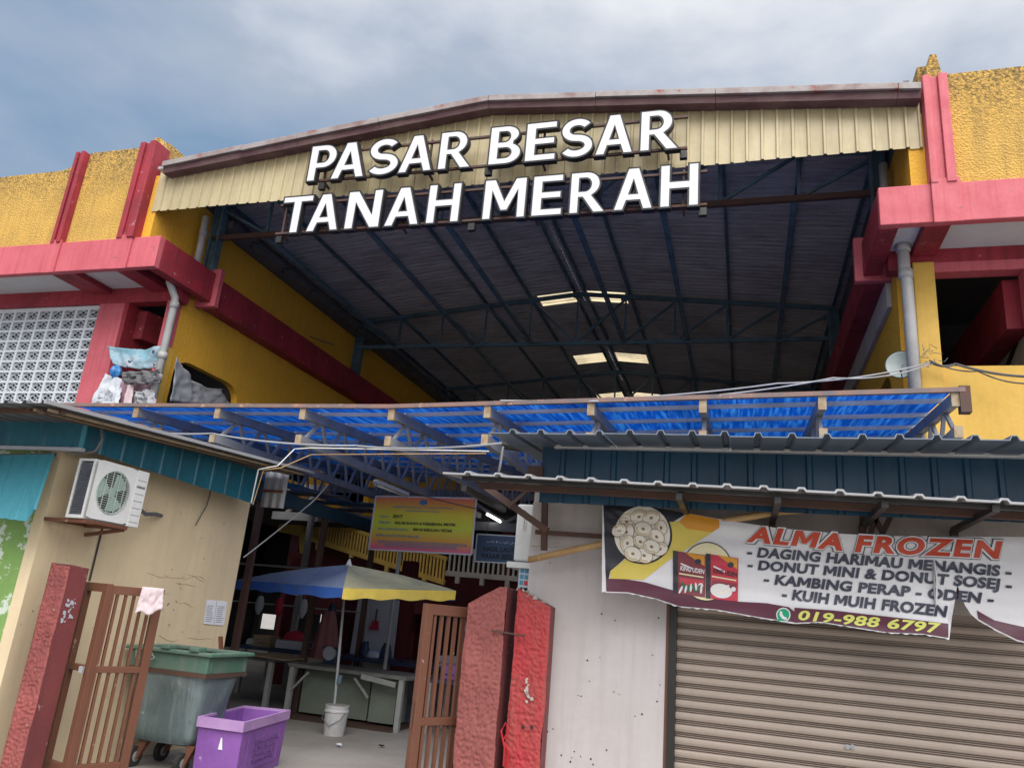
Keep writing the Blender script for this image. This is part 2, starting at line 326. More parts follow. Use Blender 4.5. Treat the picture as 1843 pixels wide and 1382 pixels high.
def put_text(text, A, B, height, mats, parent, name='lettering', up=None, bold=.0, shear=0., lift=None, disp=None, cell=.05, spacing=1.):
    """flat print between A and B (base line), on the surface the two lie on"""
    t2 = text.replace('M', 'O'); vs, fs = glyphs(t2, bold, 0., 0., spacing)
    if not vs: return None
    vs = list(vs); fs = list(fs)
    if 'M' in text:
        ov = glyphs('O', bold, 0., 0., spacing)[0]; wO = max(v[0] for v in ov)-min(v[0] for v in ov); ch_ = caph()
        for i, ch in enumerate(text):
            if ch != 'M': continue
            r_ = max(v[0] for v in glyphs(t2[:i+1], bold, 0., 0., spacing)[0]) - (min(v[0] for v in glyphs(t2[:1], bold, 0., 0., spacing)[0])*0); l_ = r_-wO
            fs = [f for f in fs if not all(l_-.004 <= vs[j][0] <= r_+.004 for j in f)]
            g_ = grow([(l_+.03+p[0]/.95*(wO-.06), p[1]*ch_) for p in GLM], bold*.35); o_ = len(vs); vs += [(p[0], p[1], 0) for p in g_]
            fs += [tuple(o_+j for j in t_) for t_ in tessellate_polygon([[Vector((p[0], p[1], 0)) for p in g_]])]
    used_ = sorted({j for f in fs for j in f}); mp0 = {j: k for k, j in enumerate(used_)}; vs = [vs[j] for j in used_]; fs = [tuple(mp0[j] for j in f) for f in fs]
    if shear: vs = [(v[0]+shear*v[1], v[1], v[2]) for v in vs]
    A = Vector(A); B = Vector(B); x0 = min(v[0] for v in vs); x1 = max(v[0] for v in vs)
    d = B-A; u = d.normalized(); wv = Vector(up) if up else Vector((0, 0, 1)); wv = (wv-u*wv.dot(u)).normalized() if not up else Vector(up).normalized()
    sx = d.length/(x1-x0); sy = height/caph()
    bm = bmesh.new(); bv = [bm.verts.new((v[0]-x0, v[1], 0)) for v in vs]
    for f in fs:
        try: bm.faces.new([bv[i] for i in f])
        except ValueError: pass
    if disp:
        for ax, s_, lim in ((0, sx, x1-x0), (1, sy, .8)):
            n = int(lim*s_/cell)
            for k in range(0 if ax == 0 else -1, n+1):
                co = [0, 0, 0]; co[ax] = k*cell/s_; no = [0, 0, 0]; no[ax] = 1
                bmesh.ops.bisect_plane(bm, geom=bm.verts[:]+bm.edges[:]+bm.faces[:], plane_co=co, plane_no=no)
    lift = Vector(lift) if lift else Vector((0, -.004, 0))
    mb = MB(); pts = []
    for v in bm.verts:
        p = A+u*(v.co.x*sx)+wv*(v.co.y*sy)
        if disp: p = disp(p)
        pts.append(p+lift)
    bm.verts.index_update(); mb.add(pts, [tuple(v.index for v in f.verts) for f in bm.faces]); bm.free()
    return mb.build(name, mats, parent)
def corrugated(mb, A, U, Vv, nrm, pitch, amp, style='rib', rows=1, top=None):
    """sheet from A spanning U (across the ribs) and Vv (along); nrm = rib direction"""
    A = Vector(A); U = Vector(U); Vv = Vector(Vv); nrm = Vector(nrm).normalized(); Lu = U.length; n = max(1, round(Lu/pitch)); prof = []
    for k in range(n):
        if style == 'rib': prof += [((k+0.)/n, 0), ((k+.72)/n, 0), ((k+.78)/n, 1), ((k+.92)/n, 1), ((k+.98)/n, 0)]
        else: prof += [((k+q/6)/n, .5-.5*math.cos(2*math.pi*q/6)) for q in range(6)]
    prof.append((1, 0)); m = len(prof); vs = []
    for j in range(rows+1):
        for (t, h) in prof: vs.append(A+U*t+Vv*(j/rows)+nrm*h*amp if top is None else top(A+U*t, j/rows)+nrm*h*amp)
    return mb.add(vs, [(j*m+i, j*m+i+1, (j+1)*m+i+1, (j+1)*m+i) for j in range(rows) for i in range(m-1)])

# ================================================================== GROUND
g = MB().add([(-300, -100, 0), (300, -100, 0), (300, 600, 0), (-300, 600, 0)], [(0, 1, 2, 3)]).build('ground', 'concrete', kind='structure')

# ================================================================== MARKET BUILDING
XL, XR = -9.8, 2.05
mk = thing('market_building', (0, 9.5, 0), 'two-storey yellow and crimson market hall with wide low-pitched roof over an open entrance', 'building')
def P(name, mats, fn, parent=mk, **k):
    mb = MB(); fn(mb); return mb.build(name, mats, parent, **k)
# left parapet
def par_left(x0, x1, z0, z1, swoop=False):
    mb = MB(); n = 14; pts = []
    for i in range(n+1):
        t = i/n; x = x0+(x1-x0)*t; z = z1
        if swoop: z = z1 + .17*max(0, (t-.86)/.14)**2
        pts.append((x, z))
    fr = [(x, 9.56, z) for x, z in pts]; poly = [(x0, 9.56, z0)]+fr+[(x1, 9.56, z0)]
    mb.prism(poly, (0, .2, 0)); return mb.build('parapet_wall', 'yellow_rough', mk, bevel=.01)
par_left(-14.5, -11.8, 7.3, 8.88, True)
par_left(-11.59, -10.35, 7.3, 9.2)
par_left(2.561, 6.5, 7.25, 8.93)
def pilaster(x0, x1, z0, z1, m='red'):
    mb = MB(); w_ = (x1-x0)
    mb.box((x0, 9.44, z0), (x0+w_*.3, 9.8, z1)); mb.box((x0+w_*.3, 9.48, z0), (x0+w_*.62, 9.8, z1-.01)); mb.box((x0+w_*.62, 9.43, z0), (x1, 9.8, z1))
    return mb.build('pilaster', m, mk, bevel=.008)
pilaster(-11.8, -11.59, 7.3, 9.17); pilaster(-10.35, -10.0, 7.3, 9.22)
pilaster(2.27, 2.56, 7.25, 8.86, 'pink')
# end caps of the parapets with a raised lip
P('parapet_end', 'yellow_rough', lambda m: (m.prism([(-10.35, 9.62, 9.2), (-10.25, 9.62, 9.42), (-10.13, 9.62, 9.42), (-10.0, 9.62, 9.18)], (0, .16, 0)),
  m.prism([(-10.2, 9.8, 9.42), (-10.2, 11.3, 9.42), (-10.2, 11.3, 8.0), (-10.2, 9.8, 8.0)], (.12, 0, 0))), bevel=.01)
P('parapet_end', 'yellow_rough', lambda m: (m.prism([(2.3, 9.6, 8.85), (2.42, 9.6, 9.3), (2.5, 9.6, 9.3), (2.56, 9.6, 8.9), (2.56, 9.6, 8.4)], (0, .2, 0)),
  m.box((2.3, 9.8, 7.2), (2.42, 11.4, 9.28))), bevel=.01)
# yellow returns beneath the gable
P('return_wall', 'yellow', lambda m: m.box((-10.0, 9.62, 7.3), (-9.82, 11.3, 8.6)))
P('return_wall', 'yellow', lambda m: m.box((2.08, 9.62, 7.25), (2.269, 11.3, 8.4)))
# fascia beams
P('fascia_beam', 'pink', lambda m: m.box((-14.5, 9.5, 6.745), (-9.46, 9.62, 7.32)), bevel=.012)
P('fascia_beam', 'pink', lambda m: m.box((1.67, 9.5, 6.73), (6.5, 9.62, 7.27)), bevel=.012)
P('beam_clasp', 'pink', lambda m: m.box((-11.84, 9.46, 6.72), (-11.58, 9.499, 7.36)), bevel=.008)
P('beam_clasp', 'pink', lambda m: m.box((-10.38, 9.46, 6.72), (-10.02, 9.499, 7.36)), bevel=.008)
P('beam_clasp', 'pink', lambda m: m.box((2.27, 9.45, 6.7), (2.6, 9.499, 7.31)), bevel=.008)
# side beams
P('side_beam', 'red', lambda m: m.box((-9.66, 9.621, 6.745), (-9.46, 11.0, 7.32)), bevel=.01)
P('side_beam', 'red', lambda m: m.box((-9.8, 11.12, 6.70), (-9.5, 27, 7.30)), bevel=.01)
P('side_beam', 'red', lambda m: m.box((1.67, 9.621, 6.73), (1.9, 11.0, 7.27)), bevel=.01)
P('side_beam', 'red', lambda m: m.box((1.72, 11.12, 6.70), (2.0, 27, 7.27)), bevel=.01)
P('beam_tab', 'pink', lambda m: m.box((-9.8, 11.0, 6.66), (-9.36, 11.12, 7.42)), bevel=.012)
P('beam_tab', 'pink', lambda m: m.box((1.56, 11.0, 6.66), (2.05, 11.12, 7.36)), bevel=.012)
# soffit grid
def soffit(xs, x_end, side):
    P('soffit_beam', 'red', lambda m: m.box((xs, 10.48, 6.56), (x_end, 10.7, 6.98)), bevel=.01)
    for x0, x1 in (((-11.75, -11.25), (-10.33, -9.95)) if side < 0 else ((2.2, 2.5), (4.2, 4.6))):
        MB().box((x0, 9.621, 6.745), (x1, 10.479, 6.98)).build('soffit_rib', 'red', mk, bevel=.008)
    P('soffit_panel', 'soffit', lambda m: m.box((xs, 9.63, 6.85), (-10.0 if side < 0 else 6.5, 10.479, 6.88)))
soffit(-14.5, -9.67, -1); soffit(1.91, 6.5, 1)
P('soffit_panel', 'darkred', lambda m: m.box((-9.94, 9.63, 6.96), (-9.67, 10.47, 6.99)))
# left wing wall: breeze block screen, columns
P('column', 'pink', lambda m: m.box((-11.45, 10.48, 3.9), (-10.88, 10.75, 6.56)), bevel=.012)
P('column_side', 'red', lambda m: m.box((-10.879, 10.5, 3.9), (-10.8, 11.4, 6.56)))
P('column', 'pink', lambda m: m.box((-9.9, 10.44, 3.9), (-9.8, 10.7, 6.56)), bevel=.01)
P('column_edge', 'yellow_smooth', lambda m: m.box((-9.8, 10.46, 3.9), (-9.755, 10.7, 5.7)))
bw = MB().box((-14.4, 10.56, 6.5), (-11.46, 10.68, 6.558)).build('breeze_block_screen', 'block', mk)
# one vent block
bl = MB(); bwid, bh = .3, .205; cx, cz = bwid/2, bh/2; t = .02
bl.box((0, 0, 0), (bwid, .05, t)); bl.box((0, 0, bh-t), (bwid, .05, bh)); bl.box((0, 0, t), (t*1.3, .05, bh-t)); bl.box((bwid-t*1.3, 0, t), (bwid, .05, bh-t))
for a, b in (((t, cz), (cx, t)), ((cx, t), (bwid-t, cz)), ((bwid-t, cz), (cx, bh-t)), ((cx, bh-t), (t, cz))):
    bl.bar((a[0], .03, a[1]), (b[0], .03, b[1]), .03, .012, up=(0, 0, 1))
for sx in (-1, 1):
    for sz in (-1, 1):
        bl.bar((cx+sx*.012, .04, cz+sz*.008), (cx+sx*(cx-t)*.5, .04, cz+sz*(cz-t)*.5), .025, .010)
        bl.bar((cx+sx*(cx-t)*.5, .04, cz+sz*(cz-t)*.5), (cx+sx*(cx-t), .04, cz+sz*(cz-t)), .022, .006)
blm = bl.mesh('breeze_block', 'block')
for r in range(11):
    for c in range(10):
        ref(blm, 'breeze_block', bw, (-11.46-.3*(c+1), 10.56, 6.5-.205*(r+1)))
# dark rooms
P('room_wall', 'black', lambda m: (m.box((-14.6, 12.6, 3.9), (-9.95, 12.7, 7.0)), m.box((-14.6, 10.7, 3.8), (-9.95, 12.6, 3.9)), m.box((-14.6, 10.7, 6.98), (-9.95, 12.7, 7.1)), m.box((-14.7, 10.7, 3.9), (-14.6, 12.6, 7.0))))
P('room_beam', 'red', lambda m: m.hexa([V(-10.8, 10.76, 5.95), V(-10.6, 10.76, 5.95), V(-10.2, 12.5, 5.95), V(-10.4, 12.5, 5.95), V(-10.8, 10.76, 6.5), V(-10.6, 10.76, 6.5), V(-10.2, 12.5, 6.5), V(-10.4, 12.5, 6.5)]))
P('sill_wall', 'white', lambda m: m.box((-10.8, 10.5, 3.9), (-9.9, 10.62, 4.62)))
# side walls of the hall with pill-shaped openings
def side_wall(xa, xb, holes, z0, z1, y0, y1, name='side_wall', m='yellow'):
    mb = MB(); n = 8
    def arc(cy, cz, r, a0, a1, k=n): return [(cy+r*math.cos(a0+(a1-a0)*i/k), cz+r*math.sin(a0+(a1-a0)*i/k)) for i in range(k+1)]
    y = y0
    for (a, b, c, d) in holes:       # opening y a..b, z c..d
        mb.box((xa, y, z0), (xb, a, z1)); r = min(.42, (b-a)/2*.8); rz = r*.7
        for pts in ([(a, c)]+[], ):
            pass
        top = [(a, c)]+[(a+r-r*math.cos(q), d-rz+rz*math.sin(q)) for q in [math.pi/2*i/n for i in range(n+1)]]+[(b-r+r*math.sin(q), d-rz+rz*math.cos(q)) for q in [math.pi/2*i/n for i in range(n+1)]]+[(b, c)]
        for i in range(1, len(top)-2):
            p, q = top[i], top[i+1]
            if q[0]-p[0] > 1e-4: mb.hexa([V(xa, p[0], p[1]), V(xb, p[0], p[1]), V(xb, q[0], q[1]), V(xa, q[0], q[1]), V(xa, p[0], z1), V(xb, p[0], z1), V(xb, q[0], z1), V(xa, q[0], z1)])
        mb.box((xa, a, z0), (xb, b, c)); y = b
    mb.box((xa, y, z0), (xb, y1, z1))
    return mb.build(name, m, mk)
side_wall(-9.95, -9.8, [(10.85, 12.75, 4.2, 5.62), (14.0, 15.9, 4.2, 5.35), (17, 19, 4.2, 5.3)], 3.6, 6.9, 10.7, 27)
P('side_wall_upper', 'yellow', lambda m: m.box((-9.95, 11.13, 6.9), (-9.8, 24, 8.35)))
P('opening_reveal', 'yellow_smooth', lambda m: m.box((-10.1, 12.751, 4.2), (-9.951, 12.8, 5.3)))
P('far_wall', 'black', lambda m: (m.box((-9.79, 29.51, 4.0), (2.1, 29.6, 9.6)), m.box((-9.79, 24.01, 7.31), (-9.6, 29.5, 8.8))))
side_wall(2.05, 2.2, [(11.6, 13.2, 4.2, 5.5), (15, 17, 4.2, 5.4)], 3.6, 6.7, 10.75, 27)
P('side_wall_upper', 'yellow', lambda m: m.box((2.05, 11.13, 7.28), (2.2, 29.5, 8.3)))
P('white_band', 'white2', lambda m: m.box((1.98, 11.13, 6.3), (2.049, 26, 6.7)), bevel=.01)
# right wing
P('column', 'yellow_smooth', lambda m: (m.box((2.2, 10.44, 3.6), (2.46, 10.72, 6.65)),), bevel=.012)
P('sill_wall', 'yellow_smooth', lambda m: m.box((2.461, 10.5, 2.8), (6.5, 10.66, 5.19)), bevel=.01)
P('lintel', 'pink', lambda m: m.box((2.461, 10.46, 6.5), (6.5, 10.68, 6.64)))
P('column', 'pink', lambda m: m.box((3.5, 10.42, 5.19), (3.8, 10.7, 6.5)), bevel=.01)
P('room_wall', 'black', lambda m: (m.box((2.2, 13.6, 3.6), (6.5, 13.7, 7.1)), m.box((2.2, 10.7, 6.98), (6.5, 13.6, 7.1)), m.box((6.5, 10.6, 3.6), (6.6, 13.7, 7.1)), m.box((2.2, 10.66, 3.7), (6.5, 13.6, 3.8))))
P('inner_wall', 'cream_int', lambda m: m.box((3.62, 10.8, 3.8), (3.8, 13.6, 6.2)))
P('inner_beam', 'red', lambda m: m.box((3.34, 10.8, 6.2), (3.62, 13.6, 6.5)))
P('inner_beam', 'red', lambda m: m.box((3.34, 10.8, 5.8), (3.615, 13.6, 6.199)))
P('louvre_rod', 'blackframe', lambda m: (m.bar((3.6, 11.2, 5.9), (3.6, 12.2, 5.5), .02), m.bar((3.6, 11.3, 5.8), (3.6, 12.3, 5.4), .02)))
# unseen roof slabs of the wings, added to keep the inside dark
P('wing_roof', 'greyunder', lambda m: m.box((-14.7, 9.77, 7.4), (-10.01, 29.5, 7.5)))
P('wing_roof', 'greyunder', lambda m: m.box((2.43, 9.77, 7.4), (6.6, 29.5, 7.5)))
P('corridor_wall', 'black', lambda m: m.box((-13.0, 12.71, 3.79), (-12.9, 29.5, 7.39)))
P('corridor_wall', 'black', lambda m: m.box((5.0, 13.71, 3.8), (5.1, 29.5, 7.39)))
P('corridor_floor', 'black', lambda m: m.box((-13.0, 12.71, 3.6), (-9.96, 29.5, 3.78)))
P('corridor_floor', 'black', lambda m: m.box((2.21, 13.71, 3.6), (5.0, 29.5, 3.78)))
P('end_wall', 'black', lambda m: m.box((-13.0, 27.01, 3.79), (6, 27.1, 7.38)))

# ---- gable cladding
RX, RZ, SL = -3.83, 9.46, .1
def rz(x): return RZ-SL*abs(x-RX)
xs0, xs1 = -9.9, 2.25
x = xs0; pitch = .2
while x < xs1-.05:
    wd = min(1.0, xs1-x); mb = MB(); zb = 7.87+random.uniform(-.012, .012)
    def top(p, t, zb=zb): return V(p.x, p.y, zb+t*(rz(p.x)-.12-zb))
    corrugated(mb, (x, 9.6+random.uniform(0, .006), 0), (wd, 0, 0), (0, 0, 1), (0, -1, 0), pitch, .03, 'rib', 1, top)
    mb.build('cladding_sheet', 'gable', mk); x += wd
# barge: maroon timber under grey flashing, in lengths
BX = -3.72
def bz(x): return 9.25-.1*abs(x-BX)
def barge(x0, x1):
    z0, z1 = bz(x0), bz(x1)
    mb = MB(); mb.hexa([V(x0, 9.37, z0-.2), V(x1, 9.37, z1-.2), V(x1, 9.57, z1-.18), V(x0, 9.57, z0-.18), V(x0, 9.35, z0-.1), V(x1, 9.35, z1-.1), V(x1, 9.57, z1-.1), V(x0, 9.57, z0-.1)])
    mb.build('barge_board', 'maroon', mk)
    mb = MB(); d0, d1 = random.uniform(-.012, .012), random.uniform(-.012, .012)
    mb.hexa([V(x0, 9.3, z0-.098+d0), V(x1, 9.3, z1-.098+d1), V(x1, 9.8, z1-.04+d1), V(x0, 9.8, z0-.04+d0), V(x0, 9.3, z0+d0), V(x1, 9.3, z1+d1), V(x1, 9.8, z1+.2+d1), V(x0, 9.8, z0+.2+d0)])
    mb.build('ridge_flashing', 'flash', mk, bevel=.006)
bx = [-9.62, -8.05, -7.0, -5.55, BX, -2.05, -.35, 1.95, 2.22]
for a, b in zip(bx, bx[1:]): barge(a+.003, b-.003)
P('eaves_trim', 'zinc', lambda m: m.box((-9.78, 9.4, 8.58), (-9.62, 9.6, 8.63)))
# ---- main roof sheets (two slopes), clear sheets let in by the ridge
skyl = [(17.05, 17.72), (21.5, 22.3), (25.5, 26.3)]
cuts = sorted([9.8, 29.5]+[v_ for p in skyl for v_ in p]); ys = []
y = 9.8
for c in cuts[1:]:
    while c-y > 1.45: ys.append((y, y+1.0)); y += 1.0
    ys.append((y, c)); y = c
for (a, b) in ys:
    sk = any(abs(a-p[0]) < .01 for p in skyl)
    for s in (-1, 1):
        spans = [(RX, RX+s*6.1)] if not sk else [(RX, RX+s*.17), (RX+s*.17, RX+s*1.1), (RX+s*1.1, RX+s*6.1)]
        for i, (p, q) in enumerate(spans):
            mb = MB(); dz = random.uniform(-.006, .006)
            corrugated(mb, (p, a, rz(p)+.035+dz), (0, b-a+.02, 0), (q-p, 0, rz(q)-rz(p)), (0, 0, 1), .17, .045, 'rib', 1)
            mb.build('skylight_sheet' if sk and i == 1 else 'roof_sheet', 'skylight' if sk and i == 1 else 'roofsheet', mk)
# purlins
for X_ in (-9.6, -8.64, -7.46, -6.24, -5.08, -3.97, -3.69, -2.6, -1.44, -.29, .9, 1.95):
    P('purlin', 'steelblue', lambda m: m.box((X_-.03, 9.7, rz(X_)-.03), (X_+.03, 29.4, rz(X_)+.03)))
# bottom ties running back
for px_, py_ in ((482, 427), (669, 420), (809, 409), (1036, 396), (1194, 382), (1427, 380)):
    X_ = at(px_, py_, Z=8.1).x
    P('tie_beam', 'steelblue', lambda m: (m.box((X_-.045, 11.0, 8.06), (X_+.045, 22.9 if px_ in (669, 1194, 1427) else 17, 8.12)),))
# trusses
nodes = [-9.7+i*(11.7/10) for i in range(11)]
for ty in (11.0, 17.0, 23.0, 29.0):
    tr = MB().bar((-9.7, ty, 8.07), (2.0, ty, 8.07), .08, .09).build('roof_truss', 'steelrust' if ty == 11 else 'steelblue', mk)
    mb = MB(); mb.bar((-9.7, ty, rz(-9.7)-.1), (RX, ty, RZ-.1), .08, .09); mb.bar((RX, ty, RZ-.1), (2.0, ty, rz(2)-.1), .08, .09); mb.build('top_chord', 'steelblue', tr)
    for i, X_ in enumerate(nodes):
        MB().bar((X_, ty, 8.1), (X_, ty, rz(X_)-.12), .045).build('web_bar', 'steelblue', tr)
        if i < 10:
            nx = nodes[i+1]
            a, b = ((X_, ty+.03, rz(X_)-.14), (nx, ty+.03, 8.1)) if nx <= RX+.3 and i < 5 else ((X_, ty+.03, 8.1), (nx, ty+.03, rz(nx)-.14))
            MB().bar(a, b, .05).build('web_bar', 'steelblue', tr)
        if i in (4, 5, 6): MB().box((X_-.12, ty-.02, rz(X_)-.2), (X_+.12, ty+.0, rz(X_)-.06)).build('gusset_plate', 'steelblue', tr)
    for X_ in (-9.66, 1.93):
        MB().box((X_-.11, ty-.05, 7.1), (X_-.06, ty+.1, rz(X_)-.1)).box((X_+.06, ty-.05, 7.1), (X_+.11, ty+.1, rz(X_)-.1)).box((X_-.06, ty+.0, 7.1), (X_+.06, ty+.03, rz(X_)-.1)).build('truss_post', 'steelblue', tr)
# little hooks hanging along the eaves on the left
P('eaves_flashing', 'greyunder', lambda m: m.box((-9.93, 9.7, 8.351), (-9.86, 29.5, 8.98)))
P('eaves_flashing', 'greyunder', lambda m: m.box((2.1, 9.7, 8.301), (2.17, 29.5, 9.0)))
P('gutter', 'greyunder', lambda m: m.box((-9.79, 11.15, 8.36), (-9.45, 29, 8.52)))
for k in range(11):
    MB().bar((-9.46, 11.8+k*1.15, 8.4), (-9.3, 11.85+k*1.15, 8.37), .015).bar((-9.46, 11.8+k*1.15, 8.4), (-9.46, 11.82+k*1.15, 8.28), .015).build('gutter_hook', 'blackframe', mk)

# ---- ground floor interior
P('mezzanine_slab', 'black', lambda m: (m.box((-16, 19.9, 4.05), (6, 24.2, 4.25)), m.box((-16, 8.1, 3.7), (-9.96, 14.29, 3.79))))
P('mezzanine_beam', 'steelgrey', lambda m: (m.box((-9.5, 14.2, 3.2), (2, 14.3, 3.36)), m.box((-9.5, 14.2, 3.82), (2, 14.3, 3.95))))
for k in range(7):
    X_ = -9.2+k*1.6; P('mezzanine_brace', 'steelgrey', lambda m: (m.bar((X_, 14.25, 3.36), (X_+.8, 14.25, 3.82), .06), m.bar((X_+.8, 14.25, 3.82), (X_+1.6, 14.25, 3.36), .06)))
wins = [at(466, 1098, Y=24), at(497, 1128, Y=24)]
# back wall with openings to the daylight behind
ops = []
for (a, b, c, d) in ((464, 1106, 497, 1130), (528, 1102, 536, 1124), (550, 1097, 556, 1128), (571, 1100, 580, 1124), (597, 1103, 601, 1126)):
    p = at(a, d, Y=23.9); q = at(c, b, Y=23.9); ops.append((p.x, q.x, p.z, q.z))
mb = MB(); xx = -16
for (a, b, c, d) in ops:
    mb.box((xx, 23.9, 0), (a, 24.05, 4.05)); mb.box((a, 23.9, 0), (b, 24.05, c)); mb.box((a, 23.9, d), (b, 24.05, 4.05)); xx = b
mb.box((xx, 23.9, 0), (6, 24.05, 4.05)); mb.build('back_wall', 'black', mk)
P('side_partition', 'black', lambda m: m.box((-16.1, 8.1, 0), (-16, 24, 4.05)))
P('side_partition', 'black', lambda m: m.box((-15.99, 8.1, 0), (-9.6, 8.2, 3.69)))
P('side_partition', 'black', lambda m: m.box((6, 9.5, 0), (6.1, 24, 3.9)))
for (px_, yy) in ((515, 21.5), (632, 21), (745, 20.5), (905, 20.5)):
    p = at(px_, 1100, Y=yy)
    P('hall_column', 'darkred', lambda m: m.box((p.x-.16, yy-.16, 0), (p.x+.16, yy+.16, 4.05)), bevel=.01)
P('partition_board', 'palepanel', lambda m: (m.prism([at(645, 1075, Y=14.2), at(718, 1080, Y=14.2), at(706, 1185, Y=14.2), at(628, 1185, Y=14.2)], (0, .05, 0))))
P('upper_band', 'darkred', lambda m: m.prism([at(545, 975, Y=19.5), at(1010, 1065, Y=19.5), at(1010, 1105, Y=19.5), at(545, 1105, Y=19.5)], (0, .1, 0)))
# balustrades
def balustrade(A, B, h, n, m_, lab):
    t_ = MB().bar(A, B, .08, .12).build('balustrade', m_, mk, label=lab)
    up = V(0, 0, h); MB().bar(A+up, B+up, .07, .09).build('rail', m_, t_)
    for k in range(n):
        q = A.lerp(B, (k+.5)/n); MB().bar(q, q+up, .05, .05).build('baluster', m_, t_)
    for k in range(4):
        q = A.lerp(B, (k+.5)/4); MB().bar(q-V(0, 0, .22), q, .1, .1).build('bracket', m_, t_)
A = at(545, 965, Y=19.2); B = at(800, 1048, Y=18.4)
balustrade(A, B, .58, 46, 'balyellow', 'yellow balustrade sloping down to the right')
balustrade(at(803, 1031, Y=18.4), at(985, 1046, Y=18.0), .58, 20, 'balwhite', 'off-white balustrade behind the blue sign')
P('mezzanine_edge', 'balyellow', lambda m: (m.bar(at(505, 948, Y=19), at(548, 956, Y=19), .2, .28), m.bar(at(548, 960, Y=19), at(548, 1000, Y=19), .2)))

# ================================================================== BIG WHITE LETTER SIGNS
from mathutils.geometry import tessellate_polygon
def arc(cx, cy, rx, ry, a0, a1, n=14): return [(cx+rx*math.cos(math.radians(a0+(a1-a0)*k/n)), cy+ry*math.sin(math.radians(a0+(a1-a0)*k/n))) for k in range(n+1)]
def spine(pts, w_):
    L_, R_ = [], []
    for i, p in enumerate(pts):
        q0 = pts[max(0, i-1)]; q1 = pts[min(len(pts)-1, i+1)]; dx, dy = q1[0]-q0[0], q1[1]-q0[1]; l = math.hypot(dx, dy)
        L_.append((p[0]-dy/l*w_/2, p[1]+dx/l*w_/2)); R_.append((p[0]+dy/l*w_/2, p[1]-dx/l*w_/2))
    return L_+R_[::-1]
GL = {
 'E': [[(0, 0), (.6, 0), (.6, .17), (.2, .17), (.2, .42), (.57, .42), (.57, .59), (.2, .59), (.2, .83), (.6, .83), (.6, 1), (0, 1)]],
 'T': [[(.27, 0), (.47, 0), (.47, .83), (.74, .83), (.74, 1), (0, 1), (0, .83), (.27, .83)]],
 'H': [[(0, 0), (.2, 0), (.2, .42), (.56, .42), (.56, 0), (.76, 0), (.76, 1), (.56, 1), (.56, .6), (.2, .6), (.2, 1), (0, 1)]],
 'N': [[(0, 0), (.19, 0), (.19, .68), (.55, 0), (.76, 0), (.76, 1), (.57, 1), (.57, .36), (.23, 1), (0, 1)]],
 'M': [[(0, 0), (.19, 0), (.19, .7), (.4, .2), (.55, .2), (.76, .7), (.76, 0), (.95, 0), (.95, 1), (.7, 1), (.475, .46), (.25, 1), (0, 1)]],
 'A': [[(0, 0), (.21, 0), (.28, .22), (.56, .22), (.63, 0), (.84, 0), (.54, 1), (.3, 1)], [(.33, .38), (.51, .38), (.42, .72)]],
 'P': [[(0, 0), (.2, 0), (.2, .35)]+arc(.36, .675, .31, .325, -90, 90)+[(0, 1)], [(.2, .51)]+arc(.34, .675, .13, .165, -90, 90)+[(.2, .84)]],
 'R': [[(0, 0), (.2, 0), (.2, .38), (.28, .38), (.53, 0), (.79, 0), (.49, .42)]+arc(.36, .7, .3, .3, -50, 90)+[(0, 1)], [(.2, .53)]+arc(.33, .69, .13, .16, -90, 90)+[(.2, .85)]],
 'B': [[(0, 0)]+arc(.37, .275, .32, .275, -90, 62)+arc(.34, .765, .29, .235, -50, 90)+[(0, 1)], [(.2, .16)]+arc(.35, .29, .13, .13, -90, 90)+[(.2, .42)], [(.2, .58)]+arc(.33, .715, .11, .135, -90, 90)+[(.2, .85)]],
 'S': [spine(arc(.36, .70, .245, .205, 28, 250, 20)+arc(.35, .295, .265, .2, 75, -152, 20), .19)],
}
def area(p): return sum(p[i-1][0]*p[i][1]-p[i][0]*p[i-1][1] for i in range(len(p)))/2
def letter_sign(text, spans, zb, ht, y, label, rail_l, rail_r):
    T = thing('letter_sign', ((rail_l+rail_r)/2, y, zb), label, 'sign', 'white letter signs on the gable')
    for ch, (xa, xb) in zip(text, spans):
        loops = [l if (area(l) > 0) == (i == 0) else l[::-1] for i, l in enumerate(GL[ch])]
        x0_ = min(p[0] for p in loops[0]); x1_ = max(p[0] for p in loops[0]); sx = (xb-xa)/(x1_-x0_); mb = MB()
        L3 = [[(xa+(p[0]-x0_)*sx, zb+p[1]*ht) for p in l] for l in loops]
        def cap_(Ls, yy):
            t_ = tessellate_polygon([[Vector((p[0], p[1], 0)) for p in l] for l in Ls]); fl = [p for l in Ls for p in l]; mb.add([V(p[0], yy, p[1]) for p in fl], t_)
        def wall_(Ls, ya, yb):
            for l in Ls:
                n = len(l); mb.add([V(p[0], ya, p[1]) for p in l]+[V(p[0], yb, p[1]) for p in l], [(i, (i+1) % n, n+(i+1) % n, n+i) for i in range(n)])
        big = [grow(l, .014) for l in L3]; L3 = [grow(l, -.012) for l in L3]
        cap_(L3, y-.052); mb.cur = 0; wall_(L3, y-.052, y-.045); mb.cur = 1; cap_(big, y-.046); wall_(big, y-.05, y+.05); cap_(big, y+.05)
        mb.build('letter', ['letter', 'letterside'], T)
    for dz in (.06, ht-.08):
        MB().box((rail_l, y+.06, zb+dz), (rail_r, y+.1, zb+dz+.035)).build('rail', 'steelrust', T)
    for k in range(4):
        X_ = rail_l+(rail_r-rail_l)*(k+.05)/3.2; MB().bar((X_, y+.1, zb+.07), (X_, y+.28, zb+.05), .03).bar((X_, y+.1, zb+.06), (X_, y+.1, zb+ht), .03).build('bracket', 'steelrust', T)
    for X_ in (rail_l+.1, (rail_l+rail_r)/2, rail_r-.05):
        MB().box((X_-.05, y+.03, zb-.1), (X_+.05, y+.1, zb+.01)).build('junction_box', 'blackframe', T)
    return T
